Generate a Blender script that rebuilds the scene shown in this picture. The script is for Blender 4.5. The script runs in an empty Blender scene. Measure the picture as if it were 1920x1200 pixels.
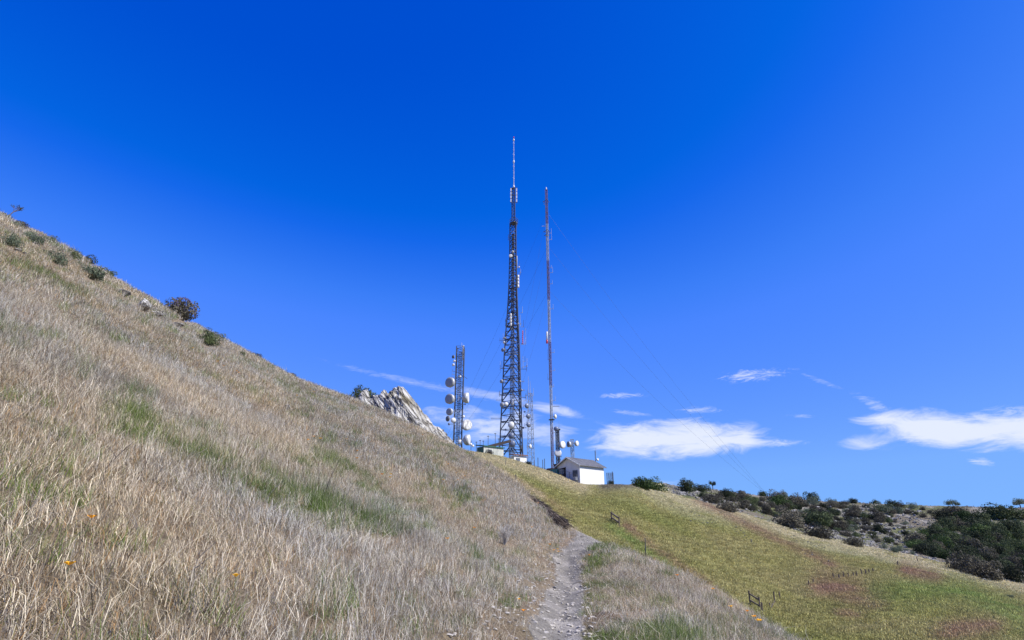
import bpy, bmesh, math, random
import numpy as np
from mathutils import Vector, Matrix
random.seed(7); RNG = np.random.default_rng(11)
PI = math.pi; rad = math.radians
S = bpy.context.scene; COL = S.collection

# ------------------------------------------------------------------ view geometry
F, TH = 1100.0, rad(20)                       # focal length in photo pixels, pitch
EYE = 1.6
CT, ST = math.cos(TH), math.sin(TH)
def aim(u, v):
    dx, dy = (u-960)/F, (600-v)/F
    X, Y, Z = dx, CT-dy*ST, ST+dy*CT
    h = math.hypot(X, Y)
    return math.atan2(X, Y), Z/h
def P(u, v, r):
    a, t = aim(u, v); return (math.degrees(a), t*r, r)
def W(u, v, r):
    a, t = aim(u, v); return Vector((math.sin(a)*r, math.cos(a)*r, t*r))
def project(x, y, z):
    d = y*CT+z*ST
    return 960+F*x/d, 600-F*(z*CT-y*ST)/d

# ------------------------------------------------------------------ noise
def _h(ix, iy, iz, s):
    n = (ix*374761393 + iy*668265263 + iz*2147483647 + s*1274126177) & 0xffffffff
    n = ((n ^ (n >> 13))*1274126177) & 0xffffffff
    n = ((n ^ (n >> 15))*2246822519) & 0xffffffff
    return ((n ^ (n >> 16)) & 0xffffff)/float(0xffffff)
def vn(x, y, z=0.0, s=0):
    x = np.asarray(x, float); y = np.asarray(y, float); z = np.zeros_like(x)+z
    ix, iy, iz = [np.floor(q).astype(np.int64) for q in (x, y, z)]
    fx, fy, fz = x-ix, y-iy, z-iz
    fx, fy, fz = [q*q*(3-2*q) for q in (fx, fy, fz)]
    r = 0
    for a in (0, 1):
        for b in (0, 1):
            for c in (0, 1):
                w = (fx if a else 1-fx)*(fy if b else 1-fy)*(fz if c else 1-fz)
                r = r + w*_h(ix+a, iy+b, iz+c, s)
    return r*2-1
def fbm(x, y, z=0.0, s=0, o=4, g=.5):
    r = 0; a = 1; k = 1.0; n = 0
    for i in range(o):
        r = r + a*vn(np.asarray(x)*k+i*7.3, np.asarray(y)*k+i*3.1, np.asarray(z)*k+i*1.7, s+i); n += a; a *= g; k *= 2.03
    return r/n
def smooth(a, b, x):
    t = np.clip((x-a)/(b-a), 0, 1); return t*t*(3-2*t)

# ------------------------------------------------------------------ terrain: ridge lines as (azimuth deg, height over the eye, distance)
LN = []
LN.append([(-180, -1.9, 2.2), (-90, -.5, 2.2), (-60, -.6, 2.0), P(0, 1200, 3.1), P(480, 1200, 3.7), P(800, 1200, 5), P(1050, 1200, 7), P(1250, 1200, 6.6), (23, -1.42, 6), (32, -1.5, 5), (45, -1.65, 4), (70, -2.0, 3), (120, -2.2, 2.4), (180, -1.9, 2.2)])
LN.append([(-180, -3, 7), (-90, 1.9, 7), (-60, 1.7, 7), P(0, 700, 7.6), P(480, 900, 7.8), P(800, 1000, 9.8), P(1060, 1085, 13.5), P(1180, 1110, 10.5), (16, -1.1, 9.5), (23, -1.33, 7.5), (32, -1.5, 6.4), (45, -1.75, 5.5), (70, -2.4, 5), (120, -3.6, 6), (180, -3, 7)])
LN.append([(-180, -6, 20), (-90, 18, 42), (-60, 18, 42), P(-60, 386, 42), P(0, 425, 42), P(100, 471, 41), P(220, 542, 40), P(345, 610, 38), P(440, 659, 37), P(540, 713, 36), P(660, 758, 35), P(760, 800, 34), P(860, 848, 32), P(930, 890, 30), P(1000, 940, 27), P(1050, 985, 24), P(1110, 1007, 20), P(1200, 1053, 16), P(1300, 1102, 13), P(1400, 1166, 10.8), P(1490, 1226, 9), (32, -1.6, 8), (45, -1.95, 7.5), (70, -3.2, 8), (120, -5, 10), (180, -6, 20)])
LN.append([(-180, -10, 30), (-90, 24, 62), (-45, 21, 60), (-30, 15, 58), (-15, 8.5, 54), (-6, 5.2, 48), (-2, 2.0, 42), (3, -1.0, 36), (8, -3.0, 32), (15, -5.5, 29), (24, -7, 27), (45, -7.5, 26), (70, -9, 26), (120, -14, 30), (180, -10, 30)])
LN.append([(-180, -16, 60), (-90, 29, 80), (-45, 26, 78), (-30, 18.5, 76), (-15, 10.5, 74), (-6, 7.0, 66), P(930, 905, 56), P(1000, 955, 56), P(1050, 1000, 54), P(1110, 1025, 53), P(1200, 1068, 50), P(1300, 1112, 47), P(1400, 1175, 44), P(1490, 1225, 43), P(1700, 1225, 43), P(1920, 1215, 46), (55, -9, 50), (80, -14, 55), (130, -22, 60), (180, -16, 60)])
LN.append([(-180, -24, 110), (-90, 34, 104), (-45, 31, 104), (-30, 22.5, 104), (-15, 13.4, 104), P(860, 850, 100), P(900, 857, 102), P(945, 866, 104), P(1000, 880, 104), P(1050, 897, 101), P(1090, 911, 97.5), P(1135, 912, 100), P(1190, 912, 104), P(1290, 937, 108), P(1400, 967, 110), P(1500, 1002, 110), P(1600, 1022, 110), P(1700, 1044, 108), P(1800, 1067, 106), P(1920, 1104, 104), (55, -10, 104), (80, -18, 108), (130, -34, 110), (180, -24, 110)])
LN.append([(-180, -30, 140), (-90, 35, 118), (-45, 32, 118), (-30, 24, 118), (-15, 14.6, 116), (-6, 12.6, 116), (0, 10.7, 116), (3, 9.3, 116), P(1100, 918, 112), (10, 7.2, 112), P(1240, 914, 122), P(1290, 932, 118), P(1400, 962, 119), P(1500, 998, 119), P(1600, 1017, 119), P(1700, 1036, 118), P(1800, 1052, 118), P(1920, 1080, 118), (55, -8, 118), (80, -20, 125), (130, -40, 140), (180, -30, 140)])
LN.append([(-180, -34, 175), (-90, 36, 160), (-45, 33, 160), (-30, 25, 160), (-15, 15, 150), (-6, 12.6, 145), (0, 11, 145), (3, 9.7, 145), (8, 8.0, 145), P(1200, 903, 150), P(1240, 906, 152), P(1270, 917, 156), P(1340, 921, 162), P(1400, 929, 168), P(1540, 942, 172), P(1700, 949, 178), P(1920, 955, 184), (55, 4, 184), (80, -10, 180), (130, -45, 175), (180, -34, 175)])
LN.append([(-180, -60, 420), (-90, 20, 400), (-45, 15, 400), (0, -8, 400), (45, -12, 420), (90, -60, 420), (180, -60, 420)])
LN.append([(-180, -150, 1500), (-90, -90, 1500), (0, -120, 1500), (90, -150, 1500), (180, -150, 1500)])
LN.append([(-180, -220, 6000), (0, -220, 6000), (180, -220, 6000)])
AZ = np.unique(np.concatenate([np.arange(-180, -66, 3.0), np.arange(-66, -50, 1.0), np.arange(-50, 50, .25), np.arange(50, 66, 1.0), np.arange(66, 181, 3.0)]))
def lineint(L):
    L = sorted(L); a = np.array([p[0] for p in L]); z = np.array([p[1] for p in L]); r = np.array([p[2] for p in L])
    fine = np.arange(-180, 180.01, .25)
    zf, rf = np.interp(fine, a, z), np.interp(fine, a, r)
    k = np.exp(-(np.arange(-8, 9)/3.5)**2); k /= k.sum()
    pad = lambda q: np.convolve(np.pad(q, 8, mode='edge'), k, 'valid')
    return np.interp(AZ, fine, pad(zf)), np.interp(AZ, fine, pad(rf))
LZ, LR = zip(*[lineint(L) for L in LN]); LZ = np.array(LZ); LR = np.array(LR)
def pchip(x, y, xq):
    h = np.diff(x); d = np.diff(y)/h; m = np.zeros_like(y)
    for i in range(1, len(x)-1):
        if d[i-1]*d[i] > 0:
            w1, w2 = 2*h[i]+h[i-1], h[i]+2*h[i-1]
            m[i] = (w1+w2)/(w1/d[i-1]+w2/d[i])
    m[0], m[-1] = d[0], d[-1]
    i = np.clip(np.searchsorted(x, xq)-1, 0, len(x)-2); t = (xq-x[i])/h[i]
    return (2*t**3-3*t**2+1)*y[i]+(t**3-2*t**2+t)*h[i]*m[i]+(-2*t**3+3*t**2)*y[i+1]+(t**3-t**2)*h[i]*m[i+1]
RG = np.concatenate([np.exp(np.arange(math.log(.35), math.log(200), .0125)), np.exp(np.arange(math.log(203), math.log(6000), .06)), [6000.0]])
ZG = np.zeros((len(AZ), len(RG)))
for i in range(len(AZ)):
    ZG[i] = pchip(np.concatenate([[0], LR[:, i]]), np.concatenate([[-EYE], LZ[:, i]]), RG)
A2, R2 = np.meshgrid(np.radians(AZ), RG, indexing='ij')
XG, YG = np.sin(A2)*R2, np.cos(A2)*R2
RC = np.interp(AZ, AZ, LR[5]); RB = LR[2]
rocky = smooth(14.2, 16.5, np.degrees(A2))*smooth(0, 6, R2-LR[5][:, None])
rise = np.clip(R2/12, 0, 1)
ZG += .035*fbm(XG*1.7, YG*1.7, 0, 3)*np.clip(R2/3, 0, 1) + .16*fbm(XG*.33, YG*.33, 0, 9, 3)*rise*np.where(R2 < 30, .45, .45)
ZG += .1*fbm(XG*.2, YG*.2, 0, 5, 3)*smooth(45, 90, R2)
ZG += rocky*(.75*np.abs(fbm(XG*.22, YG*.35, 0, 21, 5))+.1*fbm(XG*1.1, YG*1.1, 0, 5, 2))
ZG += .05*fbm(XG*5, YG*5, 0, 17, 2)*smooth(2, 5, R2)*(R2 < 45)
def H(x, y):
    x = np.asarray(x, float); y = np.asarray(y, float)
    a = np.degrees(np.arctan2(x, y)); r = np.hypot(x, y)
    i = np.clip(np.searchsorted(AZ, a)-1, 0, len(AZ)-2); j = np.clip(np.searchsorted(RG, r)-1, 0, len(RG)-2)
    s = (a-AZ[i])/(AZ[i+1]-AZ[i]); t = np.clip((r-RG[j])/(RG[j+1]-RG[j]), 0, 1)
    return (1-s)*(1-t)*ZG[i, j]+s*(1-t)*ZG[i+1, j]+(1-s)*t*ZG[i, j+1]+s*t*ZG[i+1, j+1]
def ground_at(u, v, rmin=2.0):
    a, t = aim(u, v); r = np.exp(np.arange(math.log(rmin), math.log(220), .004))
    x, y = math.sin(a)*r, math.cos(a)*r
    tt = H(x, y)/r; k = np.argmax(tt >= t)
    if tt[k] < t: k = int(np.argmax(np.where(r < 200, tt, -9)))
    return Vector((x[k], y[k], tt[k]*r[k]))

# trail centre line
TRL = [(0, -3), (.1, 0), (.25, 2.5)]
for u, v in [(1048, 1215), (1050, 1150), (1066, 1085), (1062, 1050), (1085, 1030), (1108, 1012), (1116, 1002)]:
    g = ground_at(u, v, 3); TRL.append((g.x, g.y))
TRL += [(TRL[-1][0]+1.2, TRL[-1][1]+3), (TRL[-1][0]+1.0, TRL[-1][1]+12)]
TRL = np.array(TRL)
def trail_dist(x, y):
    x = np.asarray(x, float); y = np.asarray(y, float); best = np.full(x.shape, 1e9)
    for (ax, ay), (bx, by) in zip(TRL[:-1], TRL[1:]):
        dx, dy = bx-ax, by-ay; t = np.clip(((x-ax)*dx+(y-ay)*dy)/(dx*dx+dy*dy), 0, 1)
        best = np.minimum(best, np.hypot(x-ax-t*dx, y-ay-t*dy))
    return best
ZG -= (.05+.02*fbm(XG*3, YG*3, 0, 18, 2))*np.exp(-(trail_dist(XG, YG)/.34)**2)

BANK = []
for k in range(5):
    a_, _t = aim(990+62*k/4, 950+36*k/4); r_ = float(np.interp(math.degrees(a_), AZ, RB))-1.4-.3*k; BANK.append((math.sin(a_)*r_, math.cos(a_)*r_))
def bank_dist(x, y):
    best = np.full(np.shape(x), 1e9)
    for (ax, ay), (bx, by) in zip(BANK[:-1], BANK[1:]):
        dx, dy = bx-ax, by-ay; t = np.clip(((x-ax)*dx+(y-ay)*dy)/(dx*dx+dy*dy), 0, 1); best = np.minimum(best, np.hypot(x-ax-t*dx, y-ay-t*dy))
    return best
# ------------------------------------------------------------------ object helpers
def tag(o, label=None, cat=None, group=None, kind=None):
    if label: o['label'] = label
    if cat: o['category'] = cat
    if group: o['group'] = group
    if kind: o['kind'] = kind
    return o
def empty(name, loc, label, cat, group=None, rz=0):
    o = bpy.data.objects.new(name, None); COL.objects.link(o); o.location = loc; o.rotation_euler.z = rz
    o.empty_display_size = .2
    return tag(o, label, cat, group)
def link(name, me, parent=None, loc=None):
    o = bpy.data.objects.new(name, me); COL.objects.link(o)
    if parent: o.parent = parent
    if loc is not None: o.location = loc
    return o
def copy_tree(o, parent=None):
    c = o.copy(); COL.objects.link(c); c.parent = parent
    for ch in list(o.children): copy_tree(ch, c)
    return c
def npmesh(name, V, Fc, mat=None, nper=4, smooth_=False):
    me = bpy.data.meshes.new(name); V = np.asarray(V, np.float32); Fc = np.asarray(Fc, np.int32)
    me.vertices.add(len(V)); me.vertices.foreach_set('co', V.ravel())
    me.loops.add(Fc.size); me.loops.foreach_set('vertex_index', Fc.ravel())
    me.polygons.add(len(Fc)); me.polygons.foreach_set('loop_start', np.arange(0, Fc.size, nper, dtype=np.int32))
    if smooth_: me.polygons.foreach_set('use_smooth', np.ones(len(Fc), bool))
    me.update(calc_edges=True)
    if mat: me.materials.append(mat)
    return me
class MB:
    def __init__(s): s.v = []; s.f = []
    def add(s, v, f):
        n = len(s.v); s.v += [tuple(p) for p in v]; s.f += [tuple(i+n for i in q) for q in f]; return s
    def bar(s, a, b, w, w2=None, n=4):
        a, b = Vector(a), Vector(b); d = (b-a)
        if d.length < 1e-6: return s
        d.normalize(); up = Vector((0, 0, 1)) if abs(d.z) < .9 else Vector((1, 0, 0))
        p = d.cross(up).normalized(); q = d.cross(p); w2 = w if w2 is None else w2
        ring = lambda c, ww: [c+(p*math.cos(2*PI*(k+.5)/n)+q*math.sin(2*PI*(k+.5)/n))*ww*.5*(1.3 if n == 4 else 1) for k in range(n)]
        V = ring(a, w)+ring(b, w2)
        Fs = [(k, (k+1) % n, n+(k+1) % n, n+k) for k in range(n)]+[tuple(range(n-1, -1, -1)), tuple(range(n, 2*n))]
        return s.add(V, Fs)
    def box(s, c, sx, sy, sz, ax=None, ay=None):
        c = Vector(c); ax = Vector(ax or (1, 0, 0)); ay = Vector(ay or (0, 1, 0)); az = Vector((0, 0, 1))
        V = [c+ax*(i*sx/2)+ay*(j*sy/2)+az*(k*sz/2) for k in (-1, 1) for i, j in ((-1, -1), (1, -1), (1, 1), (-1, 1))]
        return s.add(V, [(3, 2, 1, 0), (4, 5, 6, 7), (0, 1, 5, 4), (1, 2, 6, 5), (2, 3, 7, 6), (3, 0, 4, 7)])
    def lathe(s, c, d, prof, n=20, caps=True):
        c, d = Vector(c), Vector(d).normalized(); up = Vector((0, 0, 1)) if abs(d.z) < .9 else Vector((1, 0, 0))
        p = d.cross(up).normalized(); q = d.cross(p); V = []; Fs = []
        for (h, r) in prof:
            V += [c+d*h+(p*math.cos(2*PI*k/n)+q*math.sin(2*PI*k/n))*r for k in range(n)]
        for i in range(len(prof)-1):
            for k in range(n): Fs.append((i*n+k, i*n+(k+1) % n, (i+1)*n+(k+1) % n, (i+1)*n+k))
        if caps: Fs += [tuple(range(n-1, -1, -1)), tuple((len(prof)-1)*n+k for k in range(n))]
        return s.add(V, Fs)
    def build(s, name, mat, parent=None, sm=False):
        me = bpy.data.meshes.new(name); me.from_pydata(s.v, [], s.f); me.update()
        bm = bmesh.new(); bm.from_mesh(me); bmesh.ops.recalc_face_normals(bm, faces=bm.faces); bm.to_mesh(me); bm.free()
        if sm:
            me.polygons.foreach_set('use_smooth', [len(p.vertices) <= 4 for p in me.polygons])
        me.materials.append(mat)
        return link(name, me, parent)

# ------------------------------------------------------------------ materials
def newmat(name):
    m = bpy.data.materials.new(name); m.use_nodes = True; nt = m.node_tree
    return m, nt, nt.nodes['Principled BSDF']
def N(nt, t, **k):
    n = nt.nodes.new(t)
    for a, b in k.items(): setattr(n, a, b)
    return n
def ramp(nt, fac, stops):
    r = N(nt, 'ShaderNodeValToRGB'); e = r.color_ramp.elements
    while len(e) < len(stops): e.new(.5)
    for q, (p, c) in zip(e, stops): q.position = p; q.color = (*c, 1)
    nt.links.new(fac, r.inputs[0]); return r.outputs[0]
def noise(nt, scale, detail=4, rough=.6, vec=None, dist=0):
    n = N(nt, 'ShaderNodeTexNoise'); n.inputs['Scale'].default_value = scale; n.inputs['Detail'].default_value = detail
    n.inputs['Roughness'].default_value = rough; n.inputs['Distortion'].default_value = dist
    if vec is not None: nt.links.new(vec, n.inputs['Vector'])
    return n.outputs['Fac']
def objco(nt, sc=None):
    t = N(nt, 'ShaderNodeTexCoord')
    if sc is None: return t.outputs['Object']
    m = N(nt, 'ShaderNodeMapping'); m.inputs['Scale'].default_value = sc; nt.links.new(t.outputs['Object'], m.inputs[0]); return m.outputs[0]
def paint(name, c, c2=None, rough=.6, metal=0, sc=3.0, lo=.35, hi=.7, bump=0, stretch=(1, 1, 1)):
    m, nt, b = newmat(name); c2 = c2 or tuple(q*.72 for q in c)
    v = objco(nt, stretch); f = noise(nt, sc, 5, .65, v)
    nt.links.new(ramp(nt, f, [(lo, c2), (hi, c)]), b.inputs['Base Color'])
    b.inputs['Roughness'].default_value = rough; b.inputs['Metallic'].default_value = metal
    if bump:
        bp = N(nt, 'ShaderNodeBump'); bp.inputs['Strength'].default_value = bump; bp.inputs['Distance'].default_value = .05
        nt.links.new(f, bp.inputs['Height']); nt.links.new(bp.outputs[0], b.inputs['Normal'])
    return m
M = {}
M['dark_steel'] = paint('dark_steel', (.07, .08, .11), (.035, .037, .045), .6, 0, 1.2)
M['galv'] = paint('galvanised_steel', (.42, .44, .47), (.24, .25, .27), .45, .4, 1.5)
M['grey_steel'] = paint('grey_steel', (.16, .18, .22), (.08, .085, .1), .5, .3, 1.2)
M['light_steel'] = paint('light_steel', (.5, .52, .54), (.3, .31, .33), .5, .2, 2)
M['white'] = paint('white_plastic', (.68, .68, .66), (.55, .54, .51), .45, 0, 1.2)
M['radome_grey'] = paint('grey_radome', (.3, .31, .33), (.24, .25, .27), .55, 0, 1.5)  # grey, darkened further to put shade into the faces of left-facing dishes
M['radome_dark'] = paint('dark_radome', (.1, .11, .14), (.07, .07, .09), .5, 0, 1.5)
M['radome_blue'] = paint('bluish_radome', (.17, .2, .28), (.13, .155, .22), .4, 0, 1.0)
M['weathered'] = paint('weathered_radome', (.75, .74, .7), (.28, .27, .26), .6, 0, 2.6, .42, .55, 0, (1, 1, .25))
M['red'] = paint('red_paint', (.6, .04, .02), (.45, .03, .02), .4, 0, 3)
M['faded_red'] = paint('faded_red_paint', (.16, .08, .115), (.1, .055, .09), .6, 0, 2)
M['wire'] = paint('wire_steel', (.04, .045, .07), (.03, .035, .05), .5, .3, 1)
M['white_wall'] = paint('white_metal_wall', (.7, .69, .66), (.62, .61, .57), .6, 0, .8, .3, .6, 0, (2, 2, .3))
M['roof'] = paint('grey_roof', (.2, .2, .205), (.12, .115, .115), .55, .1, 1.1)
M['rust'] = paint('rusty_brown', (.2, .1, .07), (.1, .055, .04), .8, 0, 2)
M['root'] = paint('root_brown', (.14, .105, .08), (.05, .038, .03), .9, 0, 5)
M['dark'] = paint('dark_brown_board', (.05, .035, .03), (.03, .022, .02), .8, 0, 2)
M['teal'] = paint('teal_paint', (.05, .33, .28), (.04, .2, .18), .5, 0, 2)
M['green_paint'] = paint('green_paint', (.03, .13, .075), (.02, .08, .05), .5, 0, 2)
M['beige'] = paint('beige_siding', (.5, .5, .44), (.32, .33, .28), .6, 0, 1.2, .3, .6, 0, (3, 3, .2))
M['wood'] = paint('weathered_wood', (.13, .1, .085), (.06, .045, .04), .85, 0, 4, .3, .7, .4, (1, 1, .2))
M['pane'] = paint('window_pane', (.05, .09, .14), (.03, .05, .08), .1, 0, 1)
def veg(name, cols, trans=.25, sc=1.5):
    m, nt, b = newmat(name)
    v = objco(nt); f = noise(nt, sc, 3, .6, v)
    oi = N(nt, 'ShaderNodeObjectInfo'); ad = N(nt, 'ShaderNodeMath', operation='MULTIPLY_ADD')
    nt.links.new(oi.outputs['Random'], ad.inputs[0]); ad.inputs[1].default_value = .5; nt.links.new(f, ad.inputs[2])
    sb = N(nt, 'ShaderNodeMath', operation='SUBTRACT'); nt.links.new(ad.outputs[0], sb.inputs[0]); sb.inputs[1].default_value = .25
    c = ramp(nt, sb.outputs[0], [(.25+.5*i/(len(cols)-1), q) for i, q in enumerate(cols)])
    nt.links.new(c, b.inputs['Base Color']); b.inputs['Roughness'].default_value = .7; b.inputs['Specular IOR Level'].default_value = .25
    tr = N(nt, 'ShaderNodeBsdfTranslucent'); nt.links.new(c, tr.inputs[0]); mx = N(nt, 'ShaderNodeMixShader'); mx.inputs[0].default_value = trans
    nt.links.new(b.outputs[0], mx.inputs[1]); nt.links.new(tr.outputs[0], mx.inputs[2]); nt.links.new(mx.outputs[0], nt.nodes['Material Output'].inputs[0])
    return m
M['leaf_dark'] = veg('dark_green_leaves', [(.02, .026, .013), (.038, .05, .022), (.065, .085, .034), (.11, .14, .055)])
M['leaf_green'] = veg('bright_green_leaves', [(.03, .055, .014), (.05, .085, .02), (.085, .13, .035)])
M['leaf_brown'] = veg('grey_brown_leaves', [(.06, .055, .038), (.1, .09, .062), (.15, .135, .095)])
M['leaf_sage'] = veg('grey_green_leaves', [(.08, .1, .06), (.13, .16, .1), (.2, .22, .15)])
M['petal_purple'] = veg('purple_flowers', [(.13, .1, .26), (.2, .16, .36), (.3, .25, .44)])
M['petal_orange'] = veg('orange_petals', [(.85, .3, .01), (.9, .4, .02), (.9, .5, .03)])
M['bark'] = paint('bark', (.12, .095, .075), (.06, .045, .035), .9, 0, 6, .3, .7, .4)
M['twig'] = paint('grey_twig', (.3, .27, .23), (.16, .13, .1), .9, 0, 6)
M['pale_twig'] = paint('pale_twig', (.55, .52, .47), (.35, .32, .28), .9, 0, 6)
M['dark_twig'] = paint('dark_twig', (.07, .055, .05), (.04, .03, .03), .9, 0, 6)

def rockmat(name, sc=1.0, aniso=None, light=(.56, .55, .52), mid=(.36, .34, .31), dark=(.07, .06, .05), moss=(.17, .15, .07)):
    m, nt, b = newmat(name); v = objco(nt)
    if aniso:
        cbx = N(nt, 'ShaderNodeCombineXYZ')
        for q, vec in enumerate(((.64*.38, 0, -.77*.38), (0, .7, 0), (.77*1.6, 0, .64*1.6))):
            dt = N(nt, 'ShaderNodeVectorMath', operation='DOT_PRODUCT'); nt.links.new(v, dt.inputs[0]); dt.inputs[1].default_value = vec; nt.links.new(dt.outputs['Value'], cbx.inputs[q])
        v = cbx.outputs[0]
    n1 = noise(nt, 1.3*sc, 8, .7, v, .6)
    vo = N(nt, 'ShaderNodeTexVoronoi', feature='DISTANCE_TO_EDGE'); vo.inputs['Scale'].default_value = 2.3*sc
    wr = N(nt, 'ShaderNodeVectorMath', operation='MULTIPLY_ADD'); nn = N(nt, 'ShaderNodeTexNoise'); nn.inputs['Scale'].default_value = 1.6*sc; nn.inputs['Detail'].default_value = 5
    nt.links.new(v, nn.inputs['Vector']); nt.links.new(nn.outputs['Color'], wr.inputs[0]); wr.inputs[1].default_value = (.9/sc,)*3; nt.links.new(v, wr.inputs[2])
    nt.links.new(wr.outputs[0], vo.inputs['Vector'])
    c1 = ramp(nt, n1, [(.3, mid), (.48, light), (.7, tuple(min(1, q*1.15) for q in light))])
    cr = ramp(nt, vo.outputs['Distance'], [(.0, (1, 1, 1)), (.05, (.9, .9, .9)), (.16, (0, 0, 0))])
    n2 = noise(nt, .7*sc, 6, .7, v); ms = ramp(nt, n2, [(.5, (0, 0, 0)), (.62, (1, 1, 1))])
    m1 = N(nt, 'ShaderNodeMix', data_type='RGBA'); nt.links.new(ms, m1.inputs[0]); nt.links.new(c1, m1.inputs[6]); m1.inputs[7].default_value = (*moss, 1)
    n3 = noise(nt, 4*sc, 4, .6, v); g = N(nt, 'ShaderNodeMath', operation='MULTIPLY'); nt.links.new(cr, g.inputs[0]); nt.links.new(ramp(nt, n3, [(.35, (.15, .15, .15)), (.6, (1, 1, 1))]), g.inputs[1])
    m2 = N(nt, 'ShaderNodeMix', data_type='RGBA'); nt.links.new(g.outputs[0], m2.inputs[0]); nt.links.new(m1.outputs[2], m2.inputs[6]); m2.inputs[7].default_value = (*dark, 1)
    nt.links.new(m2.outputs[2], b.inputs['Base Color']); b.inputs['Roughness'].default_value = .9
    bp = N(nt, 'ShaderNodeBump'); bp.inputs['Strength'].default_value = .8; bp.inputs['Distance'].default_value = .12/sc
    h = N(nt, 'ShaderNodeMath', operation='SUBTRACT'); nt.links.new(n1, h.inputs[0]); nt.links.new(cr, h.inputs[1]); nt.links.new(h.outputs[0], bp.inputs['Height'])
    nt.links.new(bp.outputs[0], b.inputs['Normal']); return m
M['crag'] = rockmat('limestone_crag', .75, (.45, 1.1, 1.5, -.75), (.44, .425, .395), (.17, .155, .135), (.05, .042, .035), (.17, .145, .085))
M['stone'] = rockmat('limestone', 3.0, None, (.46, .44, .41), (.3, .28, .25), moss=(.22, .2, .16))
M['rubble'] = rockmat('grey_rubble', 1.5, None, (.38, .365, .345), (.22, .21, .19), moss=(.14, .13, .1))
M['dkstone'] = rockmat('dark_stone', 3.0, None, (.16, .15, .15), (.1, .095, .09), (.03, .03, .03), (.12, .11, .08))

def groundmat(name, sc=1.0, dirt=False):
    m, nt, b = newmat(name); v = objco(nt)
    at = N(nt, 'ShaderNodeAttribute', attribute_name='gcol')
    n1 = noise(nt, 9*sc, 8, .75, v); n2 = noise(nt, 60*sc if dirt else 35*sc, 4, .7, v)
    r1 = ramp(nt, n1, [(.3, (.55, .52, .5)), (.5, (1, 1, 1)), (.72, (1.35, 1.3, 1.22))])
    r2 = ramp(nt, n2, [(.33, (.5, .48, .46)), (.55, (1.05, 1.05, 1.05)), (.75, (1.5, 1.5, 1.45))])
    a = N(nt, 'ShaderNodeMix', data_type='RGBA', blend_type='MULTIPLY'); a.inputs[0].default_value = 1; nt.links.new(at.outputs['Color'], a.inputs[6]); nt.links.new(r1, a.inputs[7])
    c = N(nt, 'ShaderNodeMix', data_type='RGBA', blend_type='MULTIPLY'); c.inputs[0].default_value = .8; nt.links.new(a.outputs[2], c.inputs[6]); nt.links.new(r2, c.inputs[7])
    nt.links.new(c.outputs[2], b.inputs['Base Color']); b.inputs['Roughness'].default_value = .95; b.inputs['Specular IOR Level'].default_value = .1
    bp = N(nt, 'ShaderNodeBump'); bp.inputs['Strength'].default_value = .9; bp.inputs['Distance'].default_value = .06/sc if not dirt else .02
    ad = N(nt, 'ShaderNodeMath', operation='ADD'); nt.links.new(n1, ad.inputs[0]); nt.links.new(n2, ad.inputs[1]); nt.links.new(ad.outputs[0], bp.inputs['Height'])
    nt.links.new(bp.outputs[0], b.inputs['Normal']); return m
M['soil'] = groundmat('dry_soil'); M['meadow'] = groundmat('meadow_soil', .6); M['scree'] = groundmat('scree_soil', .2); M['dirt'] = groundmat('trail_dirt', 1, True)

# ------------------------------------------------------------------ colour fields
def mix(a, b, w): return a*(1-w[..., None])+np.asarray(b)*w[..., None]
def seg_mask(u, v, pts, w):
    best = np.full(np.shape(u), 1e9)
    for (ax, ay), (bx, by) in zip(pts[:-1], pts[1:]):
        dx, dy = bx-ax, by-ay; t = np.clip(((u-ax)*dx+(v-ay)*dy)/(dx*dx+dy*dy+1e-9), 0, 1)
        best = np.minimum(best, np.hypot(u-ax-t*dx, v-ay-t*dy))
    return np.exp(-(best/w)**2)
def greenness(x, y, z):
    u, v = project(x, y, z)
    v = v-5
    g = 1.15*seg_mask(u, v, [(215, 775), (330, 840), (430, 885), (520, 925), (640, 965), (735, 978)], 23)
    g = np.maximum(g, .9*seg_mask(u, v, [(440, 900), (600, 945)], 28))
    g = np.maximum(g, .4*seg_mask(u, v, [(600, 850), (690, 905)], 26))
    g = np.maximum(g, .6*seg_mask(u, v, [(800, 905), (880, 945)], 14))
    g = np.maximum(g, .9*seg_mask(u, v, [(1130, 1010), (1110, 1060), (1098, 1130), (1105, 1190)], 15))
    g = np.maximum(g, .9*seg_mask(u, v, [(1100, 1190), (1200, 1190), (1290, 1195)], 20))
    g = np.maximum(g, .8*seg_mask(u, v, [(1030, 1035), (1060, 1045)], 9))
    g = np.maximum(g, .5*seg_mask(u, v, [(940, 1150), (985, 1195)], 25))
    g = np.maximum(g, .45*seg_mask(u, v, [(20, 500), (90, 520)], 14))
    g = g*(.78+1.1*fbm(x*2.2, y*2.2, 0, 41, 4)) + .28*np.clip(fbm(x*.6, y*.6, 0, 45, 3)+.25, 0, 1) + .14*smooth(1000, 1200, v)*np.clip(.5+fbm(x*1.5, y*1.5, 0, 46, 3), 0, 1)
    return np.clip(g, 0, 1)
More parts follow.
